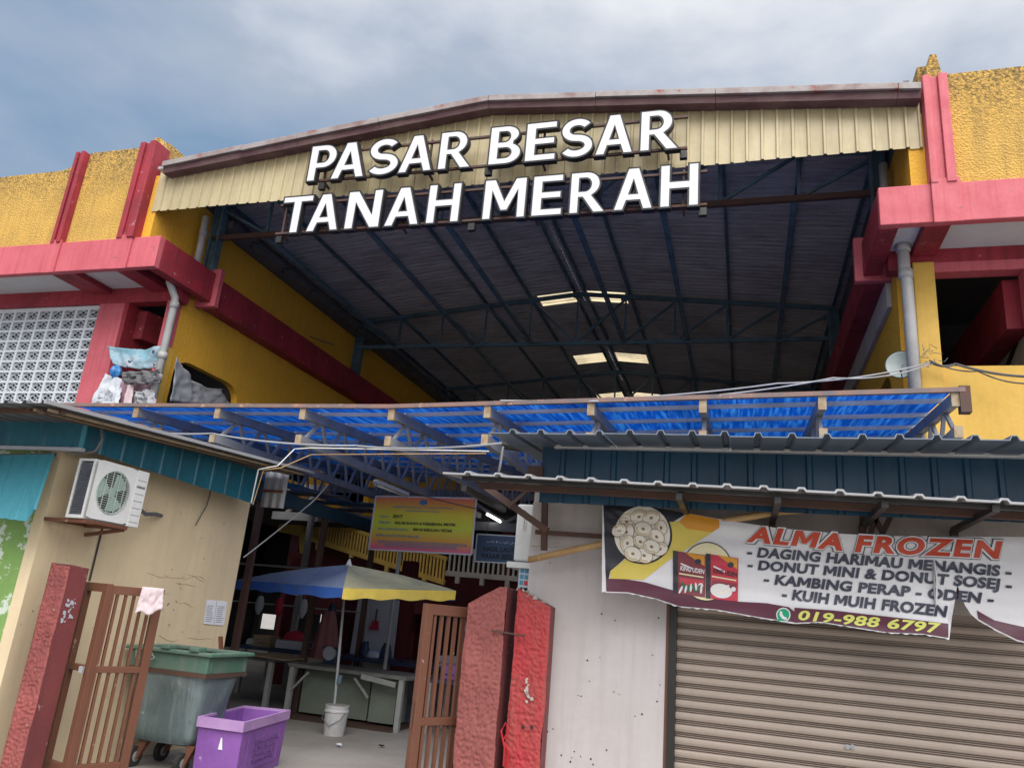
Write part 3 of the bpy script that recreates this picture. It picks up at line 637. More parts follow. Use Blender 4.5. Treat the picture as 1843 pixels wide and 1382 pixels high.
def zspan(pairs): return [tuple(at(480+a/2.2476, 160+b/2.2476, Y=9.3).x for a, b in pr) for pr in pairs]
sp1 = zspan([((168, 370), (293, 265)), ((262, 368), (397, 358)), ((412, 340), (540, 290)), ((533, 350), (670, 340)), ((694, 335), (828, 328)), ((897, 318), (1030, 275)), ((1044, 305), (1169, 290)), ((1190, 270), (1322, 230)), ((1328, 280), (1482, 268)), ((1510, 262), (1668, 252))])
sp2 = zspan([((78, 455), (198, 445)), ((162, 585), (292, 575)), ((316, 578), (457, 570)), ((476, 570), (617, 560)), ((645, 558), (778, 548)), ((872, 543), (1045, 532)), ((1070, 530), (1194, 520)), ((1224, 515), (1370, 507)), ((1402, 507), (1562, 497)), ((1590, 495), (1748, 487))])
letter_sign('PASARBESAR', sp1, 7.95, .65, 9.3, 'upper row of big white raised letters on the beige gable reading PASAR BESAR', -6.5, -.72)
letter_sign('TANAHMERAH', sp2, 7.045, .65, 9.3, 'lower row of big white raised letters hanging below the gable reading TANAH MERAH', -7.1, -.45)

# ================================================================== DOWNPIPES, DISH
def pipe(pts, r, label, joints=()):
    T = thing('downpipe', pts[-1], label, 'pipe'); MB().tube(pts, r, 14).build('pipe_run', 'pvc', T, smooth=True)
    for j in joints: MB().tube([j, (j[0], j[1], j[2]+.12)], r*1.22, 14).build('coupling', 'pvc', T, smooth=True)
    return T
pipe([(-9.72, 10.2, 7.0), (-9.72, 10.2, 6.78), (-9.66, 10.34, 6.55), (-9.66, 10.36, 6.4), (-9.66, 10.36, 3.9)], .065, 'grey drainpipe with an elbow beside the left yellow side wall', [(-9.66, 10.36, 6.35), (-9.66, 10.36, 5.4), (-9.66, 10.36, 5.0)])
pipe([(2.07, 10.3, 7.0), (2.07, 10.3, 6.45), (2.09, 10.3, 6.3), (2.1, 10.3, 3.9)], .075, 'white and brown drainpipe beside the right yellow column', [(2.08, 10.3, 6.35), (2.07, 10.3, 6.75)])
pipe([(-9.62, 10.6, 8.3), (-9.6, 10.6, 7.8), (-9.6, 10.6, 7.33)], .06, 'short brown rusty pipe under the left end of the gable', [(-9.6, 10.6, 7.9)])
pipe([(1.95, 10.6, 8.3), (1.95, 10.6, 7.28)], .06, 'short rusty pipe under the right end of the gable')
D = thing('satellite_dish', (1.95, 10.1, 5.2), 'round off-white satellite dish beside the right drainpipe', 'satellite dish')
c = at(1622, 656, Y=10.42); ax = V(-.25, -1, .1).normalized(); e1 = V(1, -.2, 0).normalized(); e2 = ax.cross(e1).normalized(); e1 = e2.cross(ax)
def dish(u, v_):
    a = u*2*math.pi; r = v_*.19; return c+e1*math.cos(a)*r+e2*math.sin(a)*r-ax*(.04-(r/.19)**2*.04)
MB().grid(dish, 32, 8).build('reflector', 'acgrille', D, smooth=True, solid=.008)
MB().tube([dish(k/32, 1) for k in range(33)], .006, 6).build('rim', 'blackframe', D)
MB().tube([c-V(0, 0, .18), c+ax*.1-V(0, 0, .14)], .008, 6).tube([c+ax*.1-V(0, 0, .15), c+ax*.14-V(0, 0, .12)], .018, 8).build('feed_arm', 'cable', D)
MB().bar(c-ax*.05, (2.2, 10.44, c.z-.1), .04).build('mount', 'steelgrey', D)

# ================================================================== TARPS AND CLUTTER IN THE LEFT WINDOW BAY
def cloth_grid(name, corners, mats, nu=24, nv=12, amp=.04, freq=5., sag=0., label=None, cat=None, seed=0, solid=.004, parent=None, edge=None):
    a, b, c_, d = [Vector(p) for p in corners]   # bl br tr tl
    org = (a+b+c_+d)/4
    def fn(u, v_):
        p = a.lerp(b, u).lerp(d.lerp(c_, u), v_); n_ = (b-a).cross(d-a).normalized()
        f = mn.noise(Vector((u*freq*1.6+seed, v_*freq*.45, seed*1.7))); f2 = mn.noise(Vector((u*freq*5+seed+v_*2, v_*freq*.9, seed))); f3 = abs(mn.noise(Vector((u*freq*2.2-v_*3, v_*3+u, seed+7))))
        p = p+n_*(f*amp+f2*amp*.4-f3*amp*.9); p.z -= sag*math.sin(math.pi*u)*(1-.0*v_)
        if edge: p.z += edge(u, v_)
        return p
    mb = MB().grid(fn, nu, nv)
    k = dict(solid=solid, smooth=True)
    if parent: return mb.build(name, mats, parent, **k)
    return mb.build(name, mats, None, org=org, label=label, cat=cat, **k)
Yt = 10.35
cloth_grid('tarpaulin', [at(205, 655, Y=Yt), at(283, 662, Y=Yt+.1), at(292, 622, Y=Yt), at(192, 622, Y=Yt)], 'tarpblue', 26, 12, .07, 4, .05, 'blue and white printed tarp slung across the top of the left window bay', 'tarpaulin', 1)
cloth_grid('cloth', [at(160, 728, Y=Yt-.1), at(214, 728, Y=Yt-.1), at(220, 682, Y=Yt), at(190, 672, Y=Yt)], 'tarpwhite', 22, 16, .07, 3, 0, 'white sheet hanging at the left end of the left window bay', 'cloth', 2)
cloth_grid('cloth', [at(214, 728, Y=Yt), at(280, 728, Y=Yt), at(286, 672, Y=Yt+.1), at(218, 672, Y=Yt)], mat('mauve_cloth', (.3, .2, .25), .8, .5, 2, dirt=(.3, .06, .1)), 20, 14, .05, 3, 0, 'mauve cloth filling the lower part of the left window bay', 'cloth', 3)
cloth_grid('tarpaulin', [at(306, 722, Y=10.3), at(420, 732, X=-9.7), at(400, 700, X=-9.7), at(318, 642, Y=10.3)], 'tarp', 30, 14, .05, 4, .0, 'grey translucent tarp stretched from the drainpipe across the yellow wall opening', 'tarpaulin', 4, edge=lambda u, v_: -.18*math.sin(math.pi*u)*v_)
bp = at(208, 669, Y=Yt)
mb = MB()
def bag(u, v_):
    a = u*2*math.pi; q = v_*math.pi; r = .09*math.sin(q)*(1+.2*math.sin(a*3)+.15*mn.noise(V(u*7, v_*7, 2))); return bp+V(math.cos(a)*r, math.sin(a)*r, .12*math.cos(q))
mb.grid(bag, 20, 12).build('plastic_bag', mat('blue_plastic', (.02, .18, .5), .3, .3, 12, dirt=(.3, .5, .7)), None, org=bp, smooth=True, label='small blue plastic bag on the white sheet in the left window bay', cat='bag')
for k, (a, b, w_) in enumerate([((230, 690), (262, 728), .05)]):
    cloth_grid('cloth', [at(222, 728, Y=Yt-.12), at(236, 728, Y=Yt-.12), at(240, 690, Y=Yt-.1), at(232, 678, Y=Yt-.1)], 'cloth', 8, 12, .04, 5, 0, 'narrow twisted grey rag hanging in front of the mauve cloth', 'cloth', 6)
MB().box((at(214, 728, Y=10.3).x, 10.28, 4.5), (at(285, 728, Y=10.3).x, 10.34, 4.56)).build('ledge', 'white', mk)

# ================================================================== BLUE CANOPY
cn = thing('entrance_canopy', (-3.2, 7.6, 3.3), 'blue translucent sheet canopy on grey steel trusses across the market entrance', 'canopy')
tx = [-8.4, -7.27, -6.07, -4.9, -3.77, -2.64, -1.51, -.38, .73, 1.87]
def ct(x): return 3.75 if x < -3.8 else 3.75+.19*((x+3.8)/5.67)
SLC, YC0, YC1 = .068, 7.6, 14.2
def cz_(x, y): return ct(x)+SLC*(y-YC0)
for a, b in zip(tx, tx[1:]):
    for (ya, yb) in ((YC0-.02, 10.8), (10.78, YC1)):
        mb = MB(); n = 4
        def top(p, t, a=a, b=b, ya=ya, yb=yb): return V(p.x, ya+(yb-ya)*t, cz_(p.x, ya+(yb-ya)*t)+.03)
        corrugated(mb, (a+.003, ya, 0), (b-a-.006, 0, 0), (0, yb-ya, 0), (0, 0, 1), .19, .012, 'rib', 1, top)
        mb.build('roof_sheet', 'bluesheet', cn)
for k in range(10):
    yy = YC0+.35+k*.68
    mb = MB(); mb.bar((tx[0], yy, cz_(-5, yy)), (-3.8, yy, cz_(-3.8, yy)), .035, .04); mb.bar((-3.8, yy, cz_(-3.8, yy)), (1.87, yy, cz_(1.87, yy)), .035, .04); mb.build('purlin', 'steelpale', cn)
mb = MB(); mb.bar((tx[0]-.5, YC0-.03, 3.765), (-3.8, YC0-.03, 3.765), .045, .045).bar((-3.8, YC0-.03, 3.765), (1.95, YC0-.03, ct(1.9)+.015), .045, .045); mb.build('edge_beam', 'edgebeam', cn)
for X_ in tx:
    tr = MB().bar((X_, YC0, cz_(X_, YC0)-.07), (X_, YC1, cz_(X_, YC1)-.07), .07, .11).build('truss', 'steelgrey', cn)
    bz = ct(X_)-.38; MB().bar((X_, YC0, bz), (X_, YC1, bz+.1), .07, .1).build('bottom_chord', 'steelgrey', tr)
    yy = YC0+.12; k = 0
    while yy < YC1-.5:
        MB().bar((X_, yy, bz+.05), (X_, yy+.26, cz_(X_, yy+.26)-.12), .035).build('web_bar', 'steelgrey', tr)
        MB().bar((X_, yy+.32, cz_(X_, yy+.3)-.12), (X_, yy+.5, bz+.05), .035).build('web_bar', 'steelgrey', tr)
        yy += .55
    MB().box((X_-.037, YC0-.03, cz_(X_, YC0)-.14), (X_+.037, YC0-.001, cz_(X_, YC0)-.005)).build('end_plate', 'rustend', tr)
    MB().box((X_-.037, YC0-.03, bz-.055), (X_+.037, YC0-.001, bz+.055)).build('end_plate', 'rustend', tr)
MB().box((1.9, YC0-.05, ct(1.9)-.2), (1.99, YC0+.05, ct(1.9)+.05)).build('corner_plate', 'steelrust', cn)
# canopy posts down to the ground
for X_ in (-8.4, 1.87):
    MB().box((X_-.05, 13.9, 0), (X_+.05, 14.0, 3.5)).build('post', 'steelgrey', cn)
T = thing('tube_lamp', at(675, 862, Z=3.3), 'unlit fluorescent batten hanging under the canopy trusses above the year sign', 'lamp')
a = at(676, 866, Z=3.28); b = at(733, 889, Z=3.28)
MB().bar(a, b, .07, .05).build('housing', 'tubelamp', T); MB().tube([a-V(0, 0, .045), b-V(0, 0, .045)], .015, 8).build('tube', 'tubelamp', T, smooth=True)
MB().bar(a-V(0, 0, .03), a-V(0, 0, .03)+(b-a).normalized()*.03, .05, .06).build('end_cap', 'steelgrey', T)

# ================================================================== LEFT SHOP
ls = thing('corner_shop', (-5.75, 5.26, 0), 'cream-walled shop with peeling green front and teal metal fascia at the left', 'shop')
XS, YS = -5.75, 5.27
MB().box((-9.5, YS, 0), (XS-.002, YS+.12, 2.72)).build('front_wall', 'green', ls)
MB().box((XS-.12, YS+.121, 0), (XS-.003, 8.1, 2.95)).box((XS-.12, YS-.006, 0), (XS, 8.1, 2.72)).build('side_wall', 'cream', ls)
MB().box((-9.5, 8.0, 0), (XS-.121, 8.09, 2.8)).build('rear_wall', 'cream', ls)
FX, FY = -5.45, 5.18
def panel_run(A, B, z0a, z1a, z0b, z1b, nrm, m_, name, parent, n, pitch=.16, amp=.018):
    A = Vector(A); B = Vector(B)
    for k in range(n):
        t0, t1 = k/n, (k+1)/n; p = A.lerp(B, t0); q = A.lerp(B, t1); mb = MB()
        def top(pt, t, A=A, B=B):
            s_ = (Vector((pt.x, pt.y, 0))-Vector((A.x, A.y, 0))).length/(B-A).length
            return V(pt.x, pt.y, (z0a+(z0b-z0a)*s_)*(1-t)+(z1a+(z1b-z1a)*s_)*t)
        off = Vector(nrm)*random.uniform(0, .004)
        corrugated(mb, p+off, q-p, (0, 0, 1), nrm, pitch, amp, 'rib', 1, top); mb.build(name, m_, parent)
panel_run((-9.5, FY, 0), (FX, FY, 0), 2.7, 2.97, 2.7, 2.96, (0, -1, 0), 'teal', 'fascia_sheet', ls, 5, .33, .01)
panel_run((FX, FY, 0), (FX, 7.75, 0), 2.69, 2.95, 2.63, 3.02, (1, 0, 0), 'teal', 'fascia_sheet', ls, 5, .3, .01)
MB().box((-9.5, FY-.03, 2.665), (FX+.02, FY+.02, 2.695)).build('fascia_trim', 'zinc', ls)
MB().box((FX-.03, FY-.015, 2.69), (FX+.012, FY+.0, 2.97)).build('corner_trim', 'teallight', ls)
def rs(y): return 2.87+.0625*(y-4.4)
for k, (a, b) in enumerate(((-9.5, -8.4), (-8.4, -7.3), (-7.3, -6.2), (-6.2, -5.08))):
    mb = MB(); corrugated(mb, (a, 4.4, rs(4.4)), (b-a, 0, 0), (0, 3.9, 3.9*.0625), (0, 0, 1), .18, .025, 'rib', 1); mb.build('roof_sheet', 'greyunder', ls)
MB().bar((-5.07, 4.38, rs(4.4)+.01), (-5.07, 8.3, rs(8.3)+.01), .02, .03).build('roof_edge_trim', 'zinc', ls)
MB().bar((-9.5, 4.6, rs(4.6)-.02), (-5.1, 4.6, rs(4.6)-.02), .04, .04).build('roof_batten', 'steelrust', ls)
for k in range(4): MB().bar((-5.15-.28*k*0-.07*k, 4.5, rs(4.5)-.03), (-5.15-.07*k, 8.2, rs(8.2)-.03), .025, .02).build('roof_batten', 'steelrust' if k % 2 else 'wood', ls)
# faded awning sheet hanging in front of the green wall
aw = thing('awning', at(0, 818, Y=5.1), 'faded teal ribbed metal awning hanging over the green wall at the left edge', 'awning')
pA = at(-40, 820, Y=5.16); pB = at(96, 817, Y=5.16); qB = at(62, 918, Y=4.9); qB2 = at(48, 938, Y=4.88); qA = at(-60, 925, Y=4.88)
mb = MB(); n = 3
for k in range(n):
    a = pA.lerp(pB, k/n); b = pA.lerp(pB, (k+1)/n); c_ = qA.lerp(qB2, (k+1)/n); d = qA.lerp(qB2, k/n)
    m2 = MB()
    if k < n-1: m2.add([a, b, c_, d], [(3, 2, 1, 0)])
    else: m2.add([a, b, qB, qB2, d], [(4, 3, 2, 1, 0)])
    m2.bar(b, c_ if k < n-1 else qB, .018, .02); m2.bar(a.lerp(b, .45), d.lerp(c_, .45), .012, .014)
    m2.build('awning_sheet', 'teallight', aw, solid=.004)
MB().bar(pA+V(0, .02, 0), pB+V(0, .02, 0), .03).build('frame', 'steelrust', aw)
# crack line and stub on the cream wall
MB().tube([at(186, 944, X=XS+.012), at(176, 985, X=XS+.012), at(161, 1045, X=XS+.012)], .008, 6).build('drain_hose', 'blackframe', ls)
cb = [at(380, 868, X=XS+.03), at(379, 885, X=XS+.03), at(372, 910, X=XS+.04), at(352, 945, X=XS+.05)]
MB().tube(cb, .006, 6).build('cable', 'cable', None, org=cb[0], label='short loose cable end dangling on the cream wall', cat='cable')
cb = [at(252, 917, X=XS+.3), at(262, 925, X=XS+.22), at(280, 925, X=XS+.12), at(290, 928, X=XS+.03)]
MB().tube(cb, .02, 8).build('pipe_stub', 'acdark', None, org=cb[-1], label='wrapped copper pipe stub running from the air conditioner into the cream wall', cat='pipe')
# notices on the wall
for i, (a, b, c_, d) in enumerate((((366, 1122), (384, 1124), (390, 1080), (372, 1079)), ((385, 1124), (403, 1125), (409, 1082), (391, 1080)))):
    q = [at(*p, X=XS+.008) for p in (a, b, c_, d)]; T = thing('paper_notice', q[0], ('left' if i == 0 else 'right')+' sheet of the two white paper notices stuck on the cream wall', 'notice', 'paper notices on the cream wall')
    MB().add(q, [(0, 1, 2, 3)]).build('sheet', 'paper', T, solid=.001)
    mb = MB()
    for k in range(9):
        t_ = .12+.08*k; p = q[0].lerp(q[3], t_).lerp(q[1].lerp(q[2], t_), .12); r = q[0].lerp(q[3], t_).lerp(q[1].lerp(q[2], t_), .88-.25*random.random())
        mb.bar(p+V(.002, 0, 0), r+V(.002, 0, 0), .001, .006)
    mb.build('print_line', 'ink', T)

# ------------------------------------------------ left outdoor air conditioner
ac = thing('air_conditioner', (XS, 5.1, 2.1), 'old white outdoor air conditioner with round fan grille on the cream wall', 'air conditioner')
ax0, ax1, ay0, ay1, az0, az1 = XS+.24, XS+.45, 5.24, 5.86, 2.11, 2.62
MB().box((ax0, ay0+.14, az0), (ax1-.03, ay1, az1)).build('casing', 'acwhite', ac, bevel=.012)
MB().box((ax0+.02, ay0+.02, az0+.03), (ax1-.05, ay0+.139, az1-.03)).build('coil', 'acdark', ac)
mb = MB()
for k in range(22): mb.box((ax0+.01, ay0+.008, az0+.04+k*.02), (ax1-.06, ay0+.02, az0+.045+k*.02))
mb.build('coil_fins', 'acdark', ac)
MB().box((ax0-.0, ay0, az0), (ax0+.02, ay0+.14, az1)).box((ax1-.05, ay0, az0), (ax1-.03, ay0+.139, az1)).box((ax0+.02, ay0, az0), (ax1-.05, ay0+.139, az0+.03)).box((ax0+.02, ay0, az1-.02), (ax1-.05, ay0+.139, az1)).build('end_frame', 'acwhite', ac, bevel=.004)
# front: panel with a round hole, built as ring
fc = V(ax1, ay0+.24, (az0+az1)/2+.005); R = .185
mb = MB(); n = 40; out = []; inn = []
for k in range(n):
    a = 2*math.pi*k/n; cx_, cz2 = math.cos(a), math.sin(a); s_ = 1/max(abs(cx_)/.235, abs(cz2)/.25)
    out.append(V(ax1, fc.y+cx_*s_, fc.z+cz2*s_)); inn.append(V(ax1, fc.y+cx_*R, fc.z+cz2*R))
mb.add(out+inn, [(k, (k+1) % n, n+(k+1) % n, n+k) for k in range(n)]); back = [p-V(.029, 0, 0) for p in inn]
mb.add(inn+back, [(k, (k+1) % n, n+(k+1) % n, n+k) for k in range(n)]); mb.build('front_panel', 'acwhite', ac)
MB().box((ax1-.029, fc.y+.236, az0), (ax1+.004, ay1, az1)).build('side_cover', 'acwhite', ac, bevel=.006)
for k in range(7): MB().box((ax1+.004, fc.y+.25, az0+.04+k*.063), (ax1+.0055, ay1-.02, az0+.044+k*.063)).build('louvre_line', 'acdark', ac)
MB().disc(fc-V(.028, 0, 0), (1, 0, 0), R+.01, 32).build('fan_shroud', 'blackframe', ac)
mb = MB()
for k in range(3):
    a0 = k*2.09+.3; pts = [fc-V(.02, 0, 0)]
    for j in range(7): a = a0+j*.2; pts.append(fc-V(.015-.004*j*.3, 0, 0)+V(0, math.cos(a), math.sin(a))*.165)
    mb.add(pts, [(0, j, j+1) for j in range(1, 7)])
mb.disc(fc-V(.012, 0, 0), (1, 0, 0), .045, 16); mb.build('fan', mat('pale_green_fan', (.4, .55, .5), .5), ac)
mb = MB()
for k in range(-9, 10):
    z = k*R/9.5; h_ = math.sqrt(max(0, R*R-z*z)); mb.bar(fc+V(.004, -h_, z), fc+V(.004, h_, z), .004, .0045)
for k in (-.11, -.04, .04, .11):
    h_ = math.sqrt(R*R-k*k); mb.bar(fc+V(.006, k, -h_), fc+V(.006, k, h_), .005, .005, up=(1, 0, 0))
mb.tube([fc+V(.004, math.cos(a)*R, math.sin(a)*R) for a in [2*math.pi*k/40 for k in range(41)]], .005, 6); mb.build('fan_grille', 'acgrille', ac)
put_text('mistral', (ax1+.006, fc.y+.25, az1-.16), (ax1+.006, ay1-.025, az1-.16), .028, 'brand', ac, 'brand_mark', bold=.015, shear=.2, lift=(.001, 0, 0), up=(0, 0, 1))
mb = MB(); mb.box((XS+.001, ay0+.02, az0-.035), (ax1, ay0+.06, az0-.005)); mb.box((XS+.001, ay1-.16, az0-.035), (ax1, ay1-.12, az0-.005)); mb.box((XS+.001, ay0+.061, az0-.03), (XS+.03, ay1-.161, az0-.005))
mb.bar((ax1-.02, ay1-.14, az0-.035), (XS+.02, ay1-.14, az0-.1), .03); mb.box((ax1-.04, ay0+.061, az0-.03), (ax1-.002, ay1-.161, az0-.005)); mb.build('wall_bracket', 'brown', ac)

# ================================================================== GATE POSTS (real rough render)
def rough_post(name, x0, x1, y0, y1, h_lo, h_hi, slope_pt, mats, label, peak='ridge', amp=.012, group='stucco gate posts', seed=0):
    """front face (towards -Y) carries thick worm-like render; top slopes between the heights"""
    T = thing(name, ((x0+x1)/2, (y0+y1)/2, 0), label, 'gate post', group)
    nu, nv = max(20, int((x1-x0)/.0075)), int(1.9/.0085)
    def toph(x):
        t = (x-x0)/(x1-x0); return h_lo+(h_hi-h_lo)*min(1, t/slope_pt) if t < slope_pt else h_hi+(0 if peak == 'ridge' else (h_lo-h_hi)*(t-slope_pt)/(1-slope_pt))
    def fn(u, v_):
        x = x0+(x1-x0)*u; z = toph(x)*v_
        f = abs(mn.noise(V(x*42+seed, z*30, seed))); f2 = mn.noise(V(x*90+seed, z*70, 3)); f3 = mn.noise(V(x*6, z*4, seed+5))
        d = max(0, .42-f)*amp*2.4+f2*amp*.35+f3*.012
        eu = min(1, min(u, 1-u)*12)
        ed = (1 if u > .5 else -1)*max(0, 1-min(u, 1-u)*14)*(f3*.014+f2*.004)
        return V(x+ed, y0-d*eu, z)
    MB().grid(fn, nu, nv).build('rough_render', mats[0], T, smooth=True)
    mb = MB(); n = 10
    for k in range(n):
        a = x0+(x1-x0)*k/n; b = x0+(x1-x0)*(k+1)/n
        mb.add([V(a, y0, toph(a)), V(b, y0, toph(b)), V(b, y1, toph(b)), V(a, y1, toph(a))], [(0, 1, 2, 3)])
    mb.add([V(x1, y0, 0), V(x1, y1, 0), V(x1, y1, toph(x1)), V(x1, y0, toph(x1))], [(0, 1, 2, 3)])
    mb.add([V(x0, y0, 0), V(x0, y1, 0), V(x0, y1, toph(x0)), V(x0, y0, toph(x0))], [(3, 2, 1, 0)])
    mb.add([V(x0, y1, 0), V(x1, y1, 0), V(x1, y1, toph(x1)), V(x0, y1, toph(x0))], [(3, 2, 1, 0)])
    mb.build('post_body', mats[1], T)
    return T
yl = 5.2
a = at(93, 1012, Y=yl); b = at(126, 1014, Y=yl)
lp = rough_post('gate_post', a.x, b.x+.01, yl, yl+.2, a.z, a.z-.02, .5, ('post', 'postsmooth'), 'thick red rough-rendered gate post by the green and cream shop corner', seed=3)
c_ = at(824, 1086, Y=5.2); d = at(910, 1060, Y=5.2)
rp = rough_post('gate_post', at(842, 1086, Y=5.2).x, at(914, 1060, Y=5.2).x, 5.2, 5.52, at(842, 1086, Y=5.2).z, at(905, 1056, Y=5.2).z, .8, ('postpink', 'postsmooth'), 'faded pinkish-red rough gate post with slanted top, right of the entrance', seed=11)
x0_, x1_ = at(932, 1060, Y=5.25).x, at(991, 1095, Y=5.25).x
r2 = rough_post('gate_post', x0_, x1_, 5.25, 5.39, at(932, 1058, Y=5.25).z, at(989, 1092, Y=5.25).z, 1., ('postred', 'postsmooth'), 'bright red rough pillar with chipped render stuck to the white shop wall', seed=23)
mb = MB()
for (px_, py_) in ((941, 1308), (957, 1308)):
    q = at(px_, py_, Y=5.225); mb.disc(q, (0, -1, 0), .012, 12)
mb.build('bolt_hole', 'blackframe', r2)
mb = MB()
for k in range(9):
    q = at(952+random.uniform(-5, 5), 1222+k*5, Y=5.226); mb.disc(q, (0, -1, 0), random.uniform(.008, .018), 7, ry=random.uniform(.006, .02))
mb.build('chipped_patch', 'white2', r2)
q1 = at(884, 1134, Y=5.17); q2 = at(945, 1144, Y=5.2)
MB().tube([q1, q2], .006, 6).build('iron_rod', 'steelrust', None, org=q1, label='thin rusty rod bridging the gap between the two red gate posts', cat='rod')
q = [at(906, 1378, Y=5.2), at(908, 1345, Y=5.18), at(902, 1315, Y=5.16), at(910, 1300, Y=5.17), at(914, 1316, Y=5.2), at(905, 1332, Y=5.2), at(916, 1350, Y=5.2), at(912, 1385, Y=5.22)]
MB().tube(q, .006, 6).build('red_string', mat('red_plastic_string', (.5, .02, .03), .5), None, org=q[0], label='loop of red plastic string hanging in the gap beside the bright red pillar', cat='string')
# moss/dirt crumbs on top of pillar
mb = MB()
for k in range(60):
    t_ = random.random(); q = at(932+58*t_, 1058+36*t_+random.uniform(-3, 4), Y=5.25+random.uniform(0, .12)); r = random.uniform(.006, .018); mb.hexa([q+V(-r, -r, -r*.6), q+V(r, -r, -r*.6), q+V(r, r, -r*.6), q+V(-r, r, -r*.6), q+V(-r*.4, -r*.5, r), q+V(r*.6, -r*.4, r*.8), q+V(r*.5, r*.5, r), q+V(-r*.5, r*.4, r*.7)])
mb.build('broken_mortar', 'concrete', r2, kind='stuff')

mb = MB(); rr = random.Random(31); xp = b_edge = at(126, 1014, Y=yl).x+.0105
for k in range(26):
    yy_ = rr.uniform(5.24, 5.34); zz_ = rr.uniform(1.28, 1.46); pr = rr.uniform(.004, .016); mb.disc((xp+.001+.0002*k, yy_, zz_), (1, 0, 0), pr, 7, ry=pr*rr.uniform(.5, 1.6))
mb.build('chipped_patch', 'palepanel', lp, kind='stuff')
rr = random.Random(41); mb = MB()
for k in range(9):
    x_, y_ = rr.uniform(262, 350), rr.uniform(1025, 1062) if k < 6 else rr.uniform(1080, 1150); pts = [at(x_, y_, X=XS+.002)]
    for j in range(5): x_ += rr.uniform(4, 13); y_ += rr.uniform(-4, 5); pts.append(at(x_, y_, X=XS+.002))
    mb.tube(pts, [.001, .003, .002, .0035, .002, .0008], 4)
mb.build('plaster_crack', mat('crack_line', (.5, .4, .26), .9), ls, kind='stuff')
mb = MB()
for k in range(22):
    q = at(rr.uniform(215, 400), rr.uniform(1000, 1165), X=XS+.0022+.0001*k); pr = rr.uniform(.003, .010); mb.disc(q, (1, 0, 0), pr, 7, ry=pr*rr.uniform(.5, 2.2))
mb.build('dirt_spot', mat('wall_grime', (.33, .25, .17), .9), ls, kind='stuff')
# ================================================================== GATE LEAVES
def gate(T, A, B, zt, zm, zb, nbar, stile=.06, depth=.04, both=True):
    A = Vector(A); B = Vector(B); A.z = B.z = 0; d = (B-A).normalized(); nrm = V(-d.y, d.x, 0)
    def vb(p, z0, z1, w_, nm): MB().bar(p+V(0, 0, z0), p+V(0, 0, z1), w_, depth, up=nrm).build(nm, 'brown', T, bevel=.003)
    vb(A, zb, zt, stile, 'stile'); vb(B, zb, zt, stile, 'stile')
    for z, h_, nm in ((zt-.035, .07, 'rail'), (zm, .05, 'rail'), (zb+.04, .08, 'rail')):
        MB().bar(A+d*stile/2+V(0, 0, z), B-d*stile/2+V(0, 0, z), depth*.9, h_).build(nm, 'brown', T, bevel=.003)
    for k in range(nbar):
        p = A.lerp(B, (k+1)/(nbar+1)); MB().bar(p+V(0, 0, zb+.08), p+V(0, 0, zm-.026), .022, .022, up=nrm).build('bar', 'brown', T); MB().bar(p+V(0, 0, zm+.026), p+V(0, 0, zt-.071), .022, .022, up=nrm).build('bar', 'brown', T)
gl = thing('gate_leaf', (-5.1, 5.5, 0), 'brown slatted steel gate leaf folded open by the left red post', 'gate', 'brown steel gate leaves')
g0 = at(160, 1047, Y=5.55); g1 = at(196, 1052, Y=5.45)
gz = g0.z
gate(gl, g0, g1, gz, .93, .14, 0, .07, .05)
g2 = at(288, 1062, Y=5.85)
gate(gl, g1+(g2-g1).normalized()*.02, g2, gz-.01, .93, .14, 5, .07, .05)
for z in (1.5, .45):
    p = V(g0.x-.07, 5.4, z); MB().box((p.x-.03, p.y-.03, z-.02), (p.x+.07, p.y+.01, z+.02)).tube([(p.x+.02, p.y-.03, z-.04), (p.x+.02, p.y-.03, z+.04)], .014, 8).build('hinge', 'steelrust', gl)
MB().box((g1.x-.06, g1.y-.05, .9), (g1.x-.02, g1.y-.03, .95)).build('latch', 'zinc', gl)
gr = thing('gate_leaf', (-1.9, 5.3, 0), 'brown slatted steel gate leaf standing open by the right gate post', 'gate', 'brown steel gate leaves')
h1 = at(846, 1094, Y=5.35); h0 = at(772, 1086, Y=5.05)
gate(gr, h0, h1, h0.z, .92, .14, 5, .06, .05)
MB().box((h1.x-.03, h1.y-.04, h1.z-.16), (h1.x+.04, h1.y-.02, h1.z-.1)).build('hinge', 'steelrust', gr)
MB().tube([h0+V(-.02, -.03, -.62), h0+V(-.02, -.03, -.78)], .008, 6).build('latch', 'steelrust', gr)
# cloth over the gate corner
cc = [at(252, 1105, Y=5.62), at(301, 1101, Y=5.78), at(304, 1060, Y=5.78), at(266, 1056, Y=5.66)]
cloth_grid('rag', [p-V(0, .06, 0) for p in cc], 'cloth', 16, 14, .025, 3, 0, 'pale pink rag draped over the top corner of the left gate leaf', 'cloth', 9, edge=lambda u, v_: .02*math.sin(u*9)*(1-v_))

# ================================================================== GREEN SKIP BIN
sb = thing('waste_bin', (-5.1, 6.75, 0), 'large dented grey-green metal waste bin with green rim on wheels behind the gate', 'waste bin')
bx0, bx1, by0, by1 = -5.66, -4.8, 6.55, 7.15
ztop = 1.03
def binface(u, v_):
    # rounded tapered tub swept round
    a = u*2*math.pi; r_ = 5.0
    cx_, sy_ = math.cos(a), math.sin(a); k = (abs(cx_)**r_+abs(sy_)**r_)**(-1/r_)
    tp = .84+.16*min(1, v_*1.1); rnd = 1-.12*max(0, (.12-v_)/.12)**2
    X_ = (bx0+bx1)/2+cx_*k*(bx1-bx0)/2*tp*rnd; Y_ = (by0+by1)/2+sy_*k*(by1-by0)/2*tp*rnd
    dn = mn.noise(V(X_*3.5, Y_*3.5, v_*2.5))*.022
    return V(X_+cx_*dn, Y_+sy_*dn, .24+(ztop-.15-.24)*v_)
